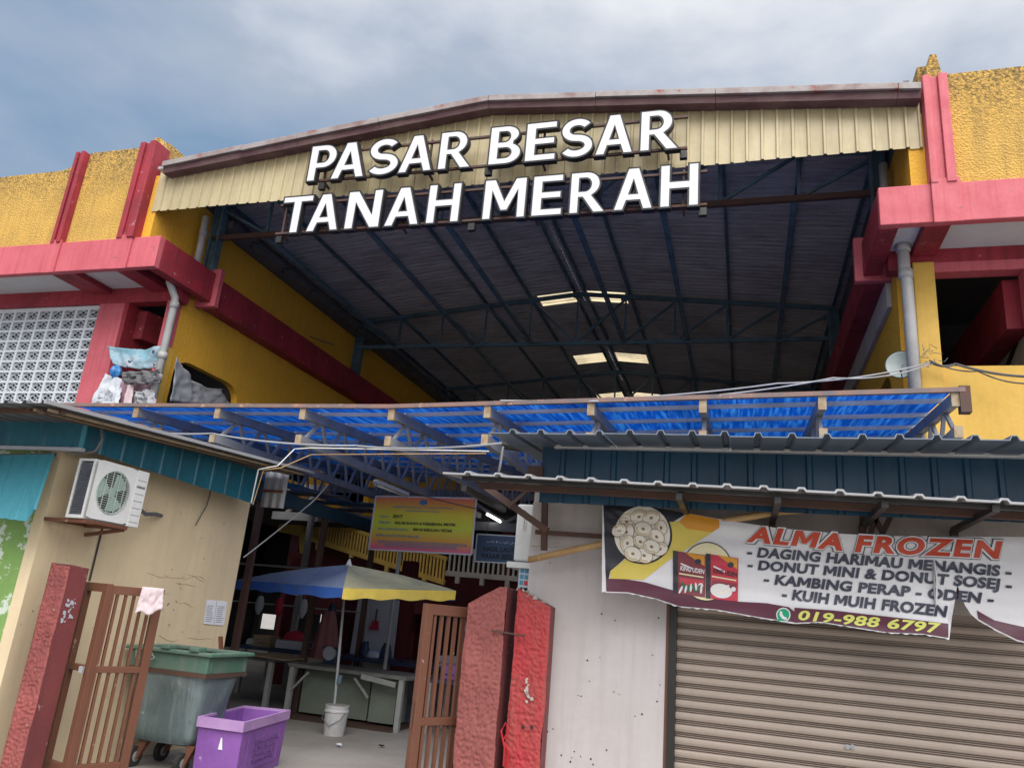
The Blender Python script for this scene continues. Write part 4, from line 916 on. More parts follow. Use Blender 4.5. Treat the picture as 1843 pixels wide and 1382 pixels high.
MB().grid(binface, 96, 30).build('tub', 'binmetal', sb, smooth=True)
MB().box((bx0+.15, by0+.12, .23), (bx1-.15, by1-.12, .25)).build('base', 'rubber', sb)
def ringbox(mb, x0, x1, y0, y1, z0, z1, t_):
    mb.box((x0, y0, z0), (x1, y0+t_, z1)); mb.box((x0, y1-t_, z0), (x1, y1, z1)); mb.box((x0, y0+t_, z0), (x0+t_, y1-t_, z1)); mb.box((x1-t_, y0+t_, z0), (x1, y1-t_, z1)); return mb
ringbox(MB(), bx0-.01, bx1+.02, by0-.01, by1+.02, ztop-.155, ztop-.0, .05).build('collar', 'bingreen', sb, bevel=.01)
ringbox(MB(), bx0-.05, bx1+.07, by0-.05, by1+.05, ztop, ztop+.035, .1).build('rim', 'bingreen', sb, bevel=.01)
ringbox(MB(), bx0-.018, bx1+.028, by0-.018, by1+.028, ztop-.19, ztop-.15, .03).build('band', 'steelrust', sb)
for t_ in (.48, .86): MB().box((bx0+(bx1-bx0)*t_-.05, by0-.07, ztop+.036), (bx0+(bx1-bx0)*t_+.05, by0+.06, ztop+.075)).build('hinge_block', 'bingreen', sb, bevel=.008)
mb = MB(); q = V(bx0+(bx1-bx0)*.22, by0-.05, ztop-.03); mb.tube([q+V(-.1, 0, .02), q+V(-.06, -.03, -.04), q+V(.08, -.04, -.06), q+V(.12, 0, -.03), q+V(.08, -.01, .01)], .013, 8); mb.build('handle', 'bingreen', sb)
for X_, Y_ in ((bx0+.18, by0+.1), (bx1-.15, by0+.1), (bx0+.18, by1-.12), (bx1-.15, by1-.12)):
    wh = MB().tube([(X_-.025, Y_, .09), (X_+.025, Y_, .09)], .09, 20).build('wheel', 'rubber', sb)
    MB().tube([(X_-.03, Y_, .09), (X_+.03, Y_, .09)], .045, 14).build('hub', 'steelgrey', wh)
    MB().hexa([V(X_+.032, Y_-.02, .07), V(X_+.045, Y_-.02, .07), V(X_+.045, Y_+.02, .07), V(X_+.032, Y_+.02, .07), V(X_+.0, Y_+.03, .24), V(X_+.1, Y_+.03, .24), V(X_+.1, Y_+.1, .24), V(X_+.0, Y_+.1, .24)]).build('fork', 'brown', wh)
q = [at(398, 1170, Y=7.4), at(397, 1145, Y=7.4)]
MB().bar(q[0], q[1], .04, .03).build('wooden_stick', 'brown', None, org=q[0], label='short brown stick poking up behind the green waste bin rim', cat='stick')

# ================================================================== PURPLE BIN
pb = thing('storage_tub', (-4.8, 7.2, 0), 'open violet plastic tub with scuffed lilac rim, in front of the waste bin', 'tub')
ph = .52
c0, c1, c2, c3 = at(358, 1288, Z=ph), at(440, 1299, Z=ph), at(522, 1277, Z=ph), at(440, 1269, Z=ph)
ctr = (c0+c1+c2+c3)/4; ctr.z = 0
def tubring(z, s_): return [V(ctr.x+(p.x-ctr.x)*s_, ctr.y+(p.y-ctr.y)*s_, z) for p in (c0, c1, c2, c3)]
mb = MB(); o0 = tubring(.0, .92); o1 = tubring(ph-.02, .97); i1 = tubring(ph-.02, .93); i0 = tubring(.03, .88)
for r0_, r1_ in ((o0, o1), (i0, i1)): mb.add(r0_+r1_, [(k, (k+1) % 4, 4+(k+1) % 4, 4+k) for k in range(4)])
mb.add(i0, [(0, 1, 2, 3)]); mb.add(o0, [(0, 1, 2, 3)]); mb.build('tub_body', 'purple', pb)
mb = MB(); ra, rb, rc, rd = tubring(ph-.085, 1.02), tubring(ph, 1.02), tubring(ph, .93), tubring(ph-.085, .93)
for r0_, r1_ in ((ra, rb), (rb, rc), (rc, rd), (rd, ra)): mb.add(r0_+r1_, [(k, (k+1) % 4, 4+(k+1) % 4, 4+k) for k in range(4)])
mb.build('rim', 'purplelight', pb)
# embossed marks on its right side
o_ = .005
def on_face(p, q, u, v_, z0=0, z1=ph-.09):
    a = tubring(z0, .925); b = tubring(z1, .975); return a[p].lerp(a[q], u).lerp(b[p].lerp(b[q], u), v_)
n_ = (on_face(1, 2, 1, .5)-on_face(1, 2, 0, .5)).cross(V(0, 0, 1)).normalized()
mb = MB(); rr = random.Random(8)
for k in range(4):
    u = .3
    while u < .8:
        w_ = rr.uniform(.03, .07); v_ = .68-.13*k+rr.uniform(-.01, .01); mb.bar(on_face(1, 2, u, v_)+n_*.003, on_face(1, 2, u+w_, v_+rr.uniform(-.04, .04))+n_*.003, .004, .006); mb.bar(on_face(1, 2, u, v_)+n_*.003, on_face(1, 2, u+rr.uniform(0, .02), v_+.07)+n_*.003, .004, .006); u += w_+.02
mb.build('worn_marking', mat('worn_purple_marking', (.1, .045, .17), .7), pb, kind='stuff')
mb = MB()
for (u0, v0), (u1, v1) in (((.15, .2), (.85, .2)), ((.15, .85), (.15, .2)), ((.85, .85), (.85, .2))):
    mb.bar(on_face(1, 2, u0, v0)+n_*.003, on_face(1, 2, u1, v1)+n_*.003, .008)
mb.build('moulded_frame', 'purple', pb)
q = at(385, 1320, Y=on_face(0, 1, .5, .6).y-.02); n0 = (on_face(0, 1, 1, .5)-on_face(0, 1, 0, .5)).cross(V(0, 0, 1)).normalized()
MB().add([on_face(0, 1, u, v_)+n0*.004 for u, v_ in ((.52, .62), (.62, .62), (.58, .85), (.55, .85))], [(0, 1, 2, 3)]).build('torn_sticker', 'paper', pb)

# ================================================================== UMBRELLA, BUCKET
um = thing('parasol', (-5.06, 9.75, 0), 'square market parasol with blue and yellow panels standing in a bucket', 'parasol')
apex = at(628, 1016, Y=9.85); cl, cm, cr_ = at(427, 1043, Y=10.3), at(618, 1058, Y=9.0), at(821, 1063, Y=10.3)
cb_ = cl+cr_-cm
def umpanel(a, b, m1, m2, nm):
    def fn(u, v_):
        p = apex.lerp(a.lerp(b, u), v_); p.z -= .06*math.sin(math.pi*v_)*math.sin(math.pi*u)-.03*math.sin(math.pi*v_); p.z -= .012*mn.noise(V(u*5, v_*5, 1)); return p
    MB().grid(fn, 14, 14).build(nm, m1, um, smooth=True)
    def fv(u, v_):
        p = a.lerp(b, u); p.z -= v_*.13+.012*math.sin(u*24)*v_; o = ((p-apex)*V(1, 1, 0)).normalized(); return p+o*.012*math.sin(u*31)*v_
    MB().grid(fv, 30, 3).build('valance', m2, um, smooth=True)
umpanel(cl, cm, 'umbluelit', 'umblue', 'canopy_panel'); umpanel(cm, cr_, 'umgrey', 'umyellow', 'canopy_panel'); umpanel(cr_, cb_, 'umbluelit', 'umblue', 'canopy_panel'); umpanel(cb_, cl, 'umgrey', 'umyellow', 'canopy_panel')
pb_ = at(603, 1276, Y=9.75)
MB().tube([V(pb_.x, 9.75, .04), V(apex.x, 9.8, apex.z)], .018, 10).build('pole', 'steelgrey', um)
MB().tube([V(apex.x, 9.85, apex.z-.02), V(apex.x, 9.85, apex.z+.03), V(apex.x, 9.85, apex.z+.08)], [.05, .03, .008], 10).build('finial', 'tubelamp', um)
for c4 in (cl, cm, cr_, cb_): MB().bar(V(apex.x, 9.82, apex.z-.25), V(apex.x, 9.82, apex.z-.05).lerp(c4, .95), .015).build('rib', 'steelgrey', um)
MB().tube([V(pb_.x, 9.75, .62), V(pb_.x+.01, 9.75, .72)], .03, 10).build('clamp', 'steelblue', um)
bk = thing('bucket', (pb_.x, 9.75, 0), 'dirty white plastic bucket weighing down the parasol pole', 'bucket')
bc = V(at(600, 1322, Z=0).x, 9.75, 0)
MB().tube([bc, bc+V(0, 0, .27), bc+V(0, 0, .28), bc+V(0, 0, .3), bc+V(0, 0, .31), bc+V(0, 0, .36)], [.13, .15, .16, .16, .152, .156], 28).build('bucket_body', 'bucket', bk, smooth=False)
MB().tube([bc+V(-.15, 0, .31), bc+V(-.13, -.13, .2), bc+V(0, -.165, .12), bc+V(.13, -.13, .2), bc+V(.15, 0, .31)], .005, 6).build('handle', 'cable', bk)
MB().disc(bc+V(0, 0, .361), (0, 0, 1), .14, 24).build('concrete_fill', 'concrete', bk)

# ================================================================== STALL TABLES INSIDE
def table(T, c4, h, mtop, legm, th=.05, legs=True):
    c4 = [Vector(p) for p in c4]
    for p in c4: p.z = h
    MB().prism(c4, (0, 0, -th)).build('table_top', mtop, T, bevel=.004)
    cc_ = sum(c4, V(0, 0, 0))/4
    for p in c4:
        q = p.lerp(cc_, .08); MB().box((q.x-.035, q.y-.035, 0), (q.x+.035, q.y+.035, h-th)).build('leg', legm, T)
t1 = thing('stall_table', (-5.4, 11, 0), 'long grey stall table with pale green panel below, behind the bucket', 'table', 'market stall tables')
table(t1, [(-6.45, 10.7, 0), (-4.5, 10.6, 0), (-4.4, 11.4, 0), (-6.35, 11.5, 0)], .72, 'tablegrey', 'legconc')
MB().box((-6.3, 10.95, .05), (-5.2, 11.0, .64)).build('front_panel', 'stallpanel', t1)
MB().box((-5.15, 10.9, .05), (-4.75, 11.3, .64)).build('side_panel', 'stallpanel', t1)
MB().bar((-5.2, 10.62, .66), (-4.65, 10.6, .6), .02, .07).build('apron', 'legconc', t1)
for a, b in (((-6.35, 10.72, .35), (-6.1, 10.72, .62)), ((-5.35, 10.72, .62), (-5.1, 10.72, .38))): MB().bar(a, b, .03).build('brace', 'legconc', t1)
t2 = thing('stall_table', (-7.3, 11.2, 0), 'stall table with a warped plywood top left of the bucket', 'table', 'market stall tables')
table(t2, [(-8.3, 10.9, 0), (-6.75, 10.8, 0), (-6.7, 11.7, 0), (-8.3, 11.8, 0)], .74, 'tablegrey', 'legconc')
MB().prism([(-7.2, 10.75, .76), (-6.5, 10.7, .74), (-6.4, 11.3, .77), (-7.1, 11.35, .79)], (0, 0, .015)).build('plywood_sheet', 'wood', None, org=(-6.8, 11, .76), label='loose curled plywood sheet lying on the left stall table', cat='board')
t3 = thing('stall_table', (-5.5, 12.7, 0), 'dark rear stall table with goods, behind the front tables', 'table', 'market stall tables')
table(t3, [(-8.6, 12.4, 0), (-3.6, 12.3, 0), (-3.6, 13.2, 0), (-8.6, 13.3, 0)], .78, 'bluebox', 'legconc')
t4 = thing('stall_table', (-3.6, 11.3, 0), 'stall table with a dusty blue top at the right of the entrance', 'table', 'market stall tables')
table(t4, [(-4.3, 10.8, 0), (-2.6, 10.7, 0), (-2.6, 11.5, 0), (-4.3, 11.6, 0)], .72, 'bluebox', 'legconc')
# goods
q = at(522, 1186, Y=12.6); MB().box((q.x-.28, 12.5, .79), (q.x+.28, 12.8, .93)).build('crate', 'palepanel', None, org=(q.x, 12.6, .79), bevel=.01, label='shallow pale blue crate under the red dome cover', cat='crate')
def dome(u, v_):
    a = u*2*math.pi; b = v_*math.pi/2; return V(q.x+math.cos(a)*math.cos(b)*.22, 12.65+math.sin(a)*math.cos(b)*.14, .94+math.sin(b)*.16)
MB().grid(dome, 24, 8).build('food_cover', 'redcloth', None, org=(q.x, 12.65, .94), smooth=True, label='red dome food cover on the pale crate', cat='food cover')
q = at(588, 1200, Y=11.2); T = thing('weighing_scale', (q.x, 11.2, .73), 'small scale with round white dial on the stall table', 'scale')
MB().tube([(q.x, 11.25, .88), (q.x, 11.2, .88)], .1, 24).build('dial', 'palepanel', T); MB().box((q.x-.11, 11.25, .73), (q.x+.11, 11.4, .95)).box((q.x-.14, 11.2, .955), (q.x+.14, 11.45, .97)).build('body', 'bluebox', T, bevel=.01)
pk = at(585, 1165, Y=12.0)
def drape(u, v_):
    a = u*2*math.pi; r = (.05+.13*(1-v_)**.6)*(1+.12*math.sin(a*6+v_*2)); return V(pk.x+math.cos(a)*r*1.3, 12.0+math.sin(a)*r, .74+v_*.75 if v_ < .99 else .74+v_*.75)
MB().grid(drape, 40, 14).build('hanging_cloth', 'pinkcloth', None, org=(pk.x, 12, .74), smooth=True, label='dull pink cloth draped over something behind the parasol pole', cat='cloth')
for i, (px_, w_, h_, dm, lab) in enumerate(((655, .12, .22, 'bluebox', 'dark bottle cluster at the left foot of the pale board'), (672, .2, .12, 'tarpwhite', 'white crumpled bag at the foot of the pale board'), (694, .16, .24, 'bluebox', 'dark rounded sack at the right foot of the pale board'), (480, .3, .12, 'palepanel', 'pale tray on the rear stall table'), (450, .18, .1, 'tarpwhite', 'white basin at the far left of the rear stall table'))):
    q = at(px_, 1180, Y=12.9)
    def blob(u, v_, q=q, w_=w_, h_=h_, i=i):
        a = u*2*math.pi; b = v_*math.pi/2; k = 1+.25*mn.noise(V(math.cos(a)*2+i*5, math.sin(a)*2, v_*3)); return V(q.x+math.cos(a)*math.cos(b)**.6*w_*k*.7, 12.9+math.sin(a)*math.cos(b)**.6*w_*.5, .785+math.sin(b)*h_*k)
    MB().grid(blob, 18, 8).build('goods_bundle', dm, None, org=(q.x, 12.9, .78), smooth=True, label=lab, cat='goods')
# bag hook and red bag on the pale board
q = at(677, 1110, Y=14.1); r = at(673, 1133, Y=14.1)
MB().tube([q+V(0, 0, .15), q, r+V(.03, 0, 0)], .02, 6).build('dark_strap', 'blackframe', None, org=q, label='dark strap hanging on the pale board', cat='strap')
MB().add([r+V(-.1, 0, 0), r+V(.1, 0, 0), r+V(.07, 0, .17), r+V(-.05, 0, .17)], [(0, 1, 2, 3)]).build('small_bag', 'redcloth', None, org=r, solid=.03, label='small red bag hanging from the dark strap', cat='bag')
# scraps on the floor
for (px_, py_, s_, m_, lab) in ((610, 1342, .07, 'paper', 'crumpled white paper scrap on the concrete floor'), (686, 1343, .06, 'blackframe', 'thin dark scrap on the concrete floor')):
    q = at(px_, py_, Z=.01); mb = MB()
    for k in range(4):
        a = random.random()*3; mb.add([q+V(math.cos(a+j*1.6)*s_*random.uniform(.4, 1), math.sin(a+j*1.6)*s_*.5, random.uniform(.002, .03)) for j in range(4)], [(0, 1, 2, 3)])
    mb.build('litter', m_, None, org=q, label=lab, cat='litter')
MB().box((-6.6, 10.5, .004), (-4.6, 11.6, .012)).build('floor_plate', 'steelrust', None, org=(-5.6, 11, 0), label='thin dark flat plate on the floor under the stall table', cat='drain cover')  # thin dark flat box lying below the table

# ================================================================== SIGN BOARDS UNDER THE CANOPY
def quad_board(name, px4, y, label, cat, mface, frame='signwhite', fw=.02):
    q = [at(*p, Y=y) for p in px4]; T = thing(name, q[0], label, cat)
    MB().prism(q, (0, .02, 0)).build('board', mface, T)
    mb = MB()
    for k in range(4): mb.bar(q[k]+V(0, -.008, 0), q[(k+1) % 4]+V(0, -.008, 0), fw, fw, up=(0, 1, 0))
    mb.build('border', frame, T); return T, q
def bil(q, u, v_): return q[0].lerp(q[1], u).lerp(q[3].lerp(q[2], u), v_)
gm = bpy.data.materials.new('orange_yellow_magenta_print'); gm.use_nodes = True; nt = gm.node_tree; NN = nt.nodes; LL = nt.links
tcg = NN.new('ShaderNodeTexCoord'); sp = NN.new('ShaderNodeSeparateXYZ'); LL.new(tcg.outputs['Generated'], sp.inputs[0]); crg = NN.new('ShaderNodeValToRGB'); el = crg.color_ramp.elements
el[0].position = 0; el[0].color = (.85, .1, .3, 1); el[1].position = 1; el[1].color = (.85, .15, .12, 1)
for p_, c5 in ((.2, (.85, .4, .06, 1)), (.45, (.72, .78, .06, 1)), (.68, (.85, .7, .05, 1)), (.86, (.88, .36, .06, 1))): z = el.new(p_); z.color = c5
LL.new(sp.outputs[2], crg.inputs[0]); LL.new(crg.outputs[0], NN['Principled BSDF'].inputs['Base Color']); NN['Principled BSDF'].inputs['Roughness'].default_value = .4
T, q = quad_board('notice_board', [(664, 988), (849, 998), (858, 897), (677, 893)], 11.5, 'wide red-orange and yellow printed board dated 2017 under the canopy', 'sign', gm, 'signwhite', .022)
def bt(text, u0, u1, v_, h, m_='btext', bold=.012, T=T, q=q): put_text(text, bil(q, u0, v_)+V(0, -.014, 0), bil(q, u1, v_)+V(0, -.014, 0), h, m_, T, bold=bold, up=(0, 0, 1))
bt('MAJLIS DAERAH TANAH MERAH', .2, .78, .79, .025, 'posterblue')
bt('TAHUN :', .07, .17, .6, .032, 'posterblue'); bt('2017', .2, .3, .6, .05, 'bblack', .02)
bt('PEMAJAK :', .07, .2, .49, .032, 'posterblue'); bt('KELAB SUKAN & KEBAJIKAN, MDTM', .23, .82, .485, .042, 'bblack', .02)
bt('SEWA GERAI (BELAKANG) :', .07, .38, .37, .032, 'posterblue'); bt('RM 50 SEBULAN / PETAK', .42, .8, .375, .042, 'bblack', .02)
bt('KEPALA BARIS PASAR MALAM', .06, .48, .25, .034, 'posterblue')
mb = MB(); rr = random.Random(3)
for k in range(5):
    u = .08+.07*(k > 1); v_ = (.16-.03*k) if k < 4 else .73
    if k == 4: u = .33
    ue = (.93-.08*(k > 1)) if k < 4 else .66
    while u < ue: w_ = rr.uniform(.01, .035); mb.add([bil(q, u, v_)+V(0, -.016, 0), bil(q, u+w_, v_)+V(0, -.016, 0), bil(q, u+w_, v_+.014)+V(0, -.016, 0), bil(q, u, v_+.014)+V(0, -.016, 0)], [(0, 1, 2, 3)]); u += w_+.006
mb.build('fine_print', 'posterblue', T, kind='stuff')
mb = MB(); e0 = bil(q, .49, .89)+V(0, -.014, 0)
for k in range(5):
    a = math.pi*(k/4); mb.disc(e0+V(math.cos(a)*.055, 0, math.sin(a)*.04), (0, -1, 0), .022, 5)
mb.disc(e0, (0, -1, 0), .04, 8); mb.build('crest', 'posterblue', T)
for u in (.1, .35, .6, .85):
    p = bil(q, u, 1); MB().bar(p, p+V(0, 0, .22), .008).build('hanging_wire', 'cable', T)
p = bil(q, .3, 0); MB().tube([p+V(0, .05, .02), V(p.x-.02, 11.55, 0)], .03, 10).build('sign_post', 'legconc', T)
TB, qb = quad_board('direction_sign', [(855, 1010), (945, 1015), (948, 966), (859, 961)], 11.9, 'slate-blue board for the fresh produce section partly behind the wall air conditioner', 'sign', 'signblue', 'signwhite', .018)
def bt2(text, u0, u1, v_, h, m_, bold=.02): put_text(text, bil(qb, u0, v_)+V(0, -.012, 0), bil(qb, u1, v_)+V(0, -.012, 0), h, m_, TB, bold=bold, up=(0, 0, 1))
bt2('HASIL LAUT &', .16, .9, .4, .07, 'bblack'); bt2('PASAR SEGAR', .14, .9, .14, .07, 'bblack')
bt2('\uFEAD\uFEB3\uFE8E\uFED3 & \uFE95\uFEED\uFEFB \uFEDE\uFEB3\uFE8E\uFEA3', .2, .88, .72, .035, 'signwhite', .0)
for u in (.2, .8):
    p = bil(qb, u, 1); MB().bar(p, p+V(0, 0, .4), .008).build('hanging_wire', 'cable', TB)

# ================================================================== RIGHT SHOP
YW = 5.4
rs_ = thing('frozen_food_shop', (-.5, YW, 0), 'white-walled shop unit with roller shutter and deep teal fascia at the right', 'shop')
wl = at(962, 895, Y=YW).x; sx0 = at(1203, 1200, Y=YW).x; sx1 = at(1217, 1200, Y=YW).x
zs = at(1300, 1075, Y=YW).z      # head of the shutter
MB().box((wl, YW, 0), (sx0-.002, YW+.12, 2.62)).build('front_wall', 'white', rs_)
MB().box((wl, YW+.121, 0), (wl+.12, 9.4, 2.62)).build('side_wall', 'white', rs_)
MB().box((sx0, YW+.002, zs), (3.6, YW+.12, 2.62)).build('head_wall', 'white2', rs_)
MB().box((wl, YW-.022, at(1000, 985, Y=YW).z), (at(1085, 985, Y=YW).x+.6, YW-.001, at(1000, 905, Y=YW).z)).build('patch_panel', 'white2', rs_, bevel=.004)
MB().box((sx0, YW-.02, 0), (sx1, YW+.1, zs)).build('shutter_guide', 'blackframe', rs_)
MB().box((sx0-.02, YW-.004, 0), (sx0-.001, YW+.05, zs)).build('shutter_reveal', 'brown', rs_)
sh = MB().box((sx1, YW+.06, zs-.06), (3.6, YW+.1, zs)).build('roller_shutter', 'slat', rs_)
prof = [(0, .012), (.001, -.012), (.006, -.019), (.02, -.023), (.034, -.022), (.044, -.016), (.047, -.008), (.0485, .012), (.052, .014), (.0535, -.004), (.058, -.006), (.0605, .012), (.0645, .014), (.066, -.003), (.070, -.004), (.0718, .012), (.0738, .012)]
def slat_mesh(x0, x1):
    mb = MB(); m_ = len(prof); vs_ = []
    for X_ in (x0, x1): vs_ += [V(X_, b_, a_) for a_, b_ in prof]
    mb.add(vs_, [(i, i+1, m_+i+1, m_+i) for i in range(m_-1)]); return mb.mesh('slat', 'slat')
sm = slat_mesh(0, 3.6-sx1)
k = 0
while .05+k*.0738 < zs-.06:
    o = ref(sm, 'slat', sh, (sx1, YW+.05+random.uniform(-.0015, .0015), .05+k*.0738)); o.rotation_euler = (0, random.uniform(-.0006, .0006), 0); k += 1
MB().box((sx1, YW+.03, 0), (3.6, YW+.07, .05)).build('bottom_rail', 'slat', sh)
for px_ in (1525, 1534):
    q = at(px_, 1343, Y=YW+.02); MB().tube([q, q+V(0, -.006, 0)], .014, 16).tube([q+V(0, -.006, 0), q+V(0, -.009, 0)], .004, 8).build('shutter_lock', 'steelgrey', sh)
# nails / dark spots on the wall
mb = MB()
for k in range(26):
    q = at(random.uniform(985, 1195), 1000+375*random.random()**.6, Y=YW-.001); mb.disc(q-V(0, .002, 0), (0, -1, 0), random.uniform(.003, .007), 6)
mb.build('nail_marks', 'blackframe', rs_, kind='stuff')
# upper roof with blue grey ribbed sheets
zr = at(1400, 787, Y=4.85).z
edge = lambda X_: at(880, 775, Y=4.85).z+(X_-at(880, 775, Y=4.85).x)/(at(1843, 795, Y=4.85).x-at(880, 775, Y=4.85).x)*(at(1843, 795, Y=4.85).z-at(880, 775, Y=4.85).z)
xa = at(880, 775, Y=4.85).x
lip = at(985, 803, Y=4.75)
ef = at(1360, 785, Y=4.4).z; eb = at(1400, 812, Y=4.95).z; xa = at(880, 775, Y=4.4).x
x = xa
while x < 3.4:
    wd = .72; mb = MB(); dz = random.uniform(-.004, .004)
    def top(p, t, dz=dz): return V(p.x, 4.4+t*4.6, ef+dz+t*4.6*(eb-ef)/.55)
    corrugated(mb, (x, 4.4, 0), (wd-.002, 0, 0), (0, 4.6, 0), (0, 0, 1), .18, .024, 'rib', 1, top); mb.build('roof_sheet', 'greyroof', rs_, solid=.006)
    x += wd
MB().box((xa+.3, 4.9, eb-.02), (3.5, 4.94, eb+.005)).build('gutter_lip', 'steelpale', rs_)
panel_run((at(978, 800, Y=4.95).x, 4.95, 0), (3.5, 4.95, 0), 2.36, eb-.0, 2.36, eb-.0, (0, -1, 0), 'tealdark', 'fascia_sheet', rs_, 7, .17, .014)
MB().box((at(950, 850, Y=4.95).x, 4.93, 2.48), (at(978, 850, Y=4.95).x, 5.1, 2.6)).build('purlin_end', 'steelrust', rs_)
# lower awning: white zinc sheets on rusty frame
awn = thing('zinc_awning', (-.3, 4.6, 2.4), 'long shallow awning of white-edged corrugated zinc over the shutter', 'awning')
a0 = at(797, 850, Y=4.45); a1 = at(1843, 905, Y=4.45)
dx = a1.x-a0.x; n = 5; ext = 1.25
for k in range(n+1):
    t0, t1 = k/n*ext*.98, (k+1)/n*ext*.98; p = a0.lerp(a1, t0) if t0 <= 1 else a0+(a1-a0)*t0; q = a0+(a1-a0)*t1
    mb = MB(); m2 = random.uniform(-.004, .004)
    corrugated(mb, p+V(0, 0, m2), (q-p)*1.01, (0, .5, .05), (0, 0, 1), .19, .015, 'rib', 1); mb.build('zinc_sheet', 'zinc', awn, solid=.012)
MB().bar(a0+V(.1, .1, -.012), a0+(a1-a0)*1.2+V(0, .1, -.012), .035, .025).build('edge_rail', 'blackframe', awn)
MB().bar(a0+V(.1, .42, -.0), a0+(a1-a0)*1.2+V(0, .42, -.0), .05, .04).build('edge_rail', 'steelrust', awn)
for px_ in (905, 1240, 1390, 1551, 1715):
    X_ = at(px_, 930, Y=YW-.03).x
    MB().bar((X_, 4.5, 2.36), (X_, YW-.02, 2.36), .035).build('arm', 'blackframe', awn)
    if px_ > 1000: MB().bar((X_, YW-.025, 2.36), (X_, YW-.025, 1.95), .04).build('wall_strut', 'steelrust', awn)
br = thing('steel_bracket', at(980, 960, Y=5.3), 'rusty triangular steel bracket fixed to the left end of the white wall', 'bracket')
def B2(*ps, w_=.04, y=5.3, m_='steelrust'):
    for p, q in zip(ps, ps[1:]): MB().bar(at(*p, Y=y), at(*q, Y=y), w_).build('bracket_bar', m_, br)
B2((873, 875), (985, 955), w_=.045, y=5.2); B2((981, 890), (979, 990)); B2((964, 957), (1085, 965), w_=.03); B2((915, 912), (958, 875), w_=.02, y=5.15)
b3 = thing('steel_bracket', at(1420, 930, Y=5.25), 'dark steel V-brace behind the banner under the awning', 'bracket')
for p, q in (((1586, 905), (1565, 965)), ((1610, 915), (1587, 962)), ((1552, 905), (1552, 965)), ((1565, 915), (1590, 960))): MB().bar(at(*p, Y=5.28), at(*q, Y=5.28), .03).build('bracket_bar', 'steelrust', b3)
# thin rail pair under the awning
for y0_, y1_ in ((885, 915), (895, 926)):
    q = [at(1000, y0_, Y=5.0), at(1400, y0_+20, Y=5.0), at(1843, y1_+0, Y=5.0)]
    MB().tube(q, .008, 6).build('thin_rail', 'zinc', awn)
# bamboo poles
for (pts, r, lab) in (([(952, 1007), (1020, 992), (1085, 978), (1200, 955), (1400, 921), (1605, 906)], .022, 'long bamboo pole slanting up behind the left half of the banner'), ([(1590, 908), (1700, 910), (1860, 915)], .02, 'level bamboo pole under the awning at the right edge')):
    q = [at(*p, Y=5.22-.03*i) for i, p in enumerate(pts)]
    T = thing('bamboo_pole', q[0], lab, 'pole', 'bamboo poles under the awning')
    MB().tube(q, r, 12).build('pole', 'bamboo', T, smooth=True)
    for k in range(len(q)-1):
        for t_ in (.3, .8):
            m_ = q[k].lerp(q[k+1], t_); d_ = (q[k+1]-q[k]).normalized()*.006; MB().tube([m_-d_, m_+d_], r*1.1, 12).build('node_ring', 'bamboo', T)
# right hand air conditioner seen end on
a2 = thing('air_conditioner', at(945, 1005, Y=5.6), 'white outdoor air conditioner seen end-on at the corner of the white shop', 'air conditioner')
q = [at(921, 1008, Y=5.42), at(960, 1010, Y=5.42), at(968, 908, Y=5.42), at(928, 905, Y=5.42)]
X0, X1 = at(924, 1000, Y=5.45).x, wl-.01; Z0, Z1 = q[0].z, q[3].z
MB().box((X0, 5.45, Z0), (X1, 6.15, Z1)).build('casing', 'acwhite', a2, bevel=.015)
MB().box((X0+.05, 5.442, Z0+.22), (X1-.05, 5.449, Z0+.33)).build('vent_panel', 'acwhite', a2, bevel=.003)
for k in range(7): MB().box((X0+.06, 5.438, Z0+.23+k*.013), (X1-.06, 5.442, Z0+.235+k*.013)).build('vent_slot', 'acdark', a2)
MB().box((X0+.05, 5.44, Z1-.075), (X1-.06, 5.449, Z1-.05)).build('handle_recess', 'acdark', a2)
MB().box((X0-.03, 5.4, Z0-.05), (wl, 6.1, Z0-.01)).build('bracket', 'acwhite', a2)
# poster below
T = thing('poster', at(940, 1040, Y=5.45), 'small pale blue and red poster at the white shop corner below the air conditioner', 'poster')
q = [at(932, 1056, Y=5.46), at(951, 1058, Y=5.46), at(955, 1020, Y=5.46), at(935, 1018, Y=5.46)]
MB().prism(q, (0, .01, 0)).build('sheet', 'poster', T)
for j in range(3):
    for i in range(2):
        u, v_ = .12+.42*i, .12+.28*j; MB().add([bil(q, u, v_)-V(0, .003, 0), bil(q, u+.34, v_)-V(0, .003, 0), bil(q, u+.34, v_+.2)-V(0, .003, 0), bil(q, u, v_+.2)-V(0, .003, 0)], [(0, 1, 2, 3)]).build('picture', 'posterred' if (i, j) == (1, 0) else 'posterblue', T)

# ================================================================== BANNER
YB = 5.08
bn = thing('banner', at(1085, 893, Y=YB), 'torn white vinyl banner advertising frozen food, strung across the shutter', 'banner')
def wave(p):
    x, z = p.x, p.z
    s_ = (x+.95)
    d_ = .020*math.sin(x*2.6+z*1.2)+.010*math.sin(x*6.1-z*5+1)+.009*mn.noise(V(x*5, z*9, 1))+.025*mn.noise(V(x*1.4, z*2.2, 4))+.010*mn.noise(V(x*2.2+z*3, z*14, 9))
    # radial pull folds from the tied corner
    dx_, dz_ = x+.93, 2.40-z; r = math.hypot(dx_, dz_); an = math.atan2(dz_, dx_)
    d_ += .005*math.sin(an*16)*math.exp(-r*3.0)*min(1, r*8)
    return V(x, p.y+d_, z)
topl = [(1084, 892), (1180, 912), (1295, 933), (1400, 950), (1515, 961), (1600, 965), (1674, 965), (1750, 966), (1816, 966), (1880, 966)]
botl = [(1092, 1066), (1130, 1067), (1180, 1078), (1222, 1092), (1290, 1098), (1368, 1112), (1430, 1122), (1480, 1120), (1540, 1130), (1596, 1139), (1660, 1142), (1706, 1150)]
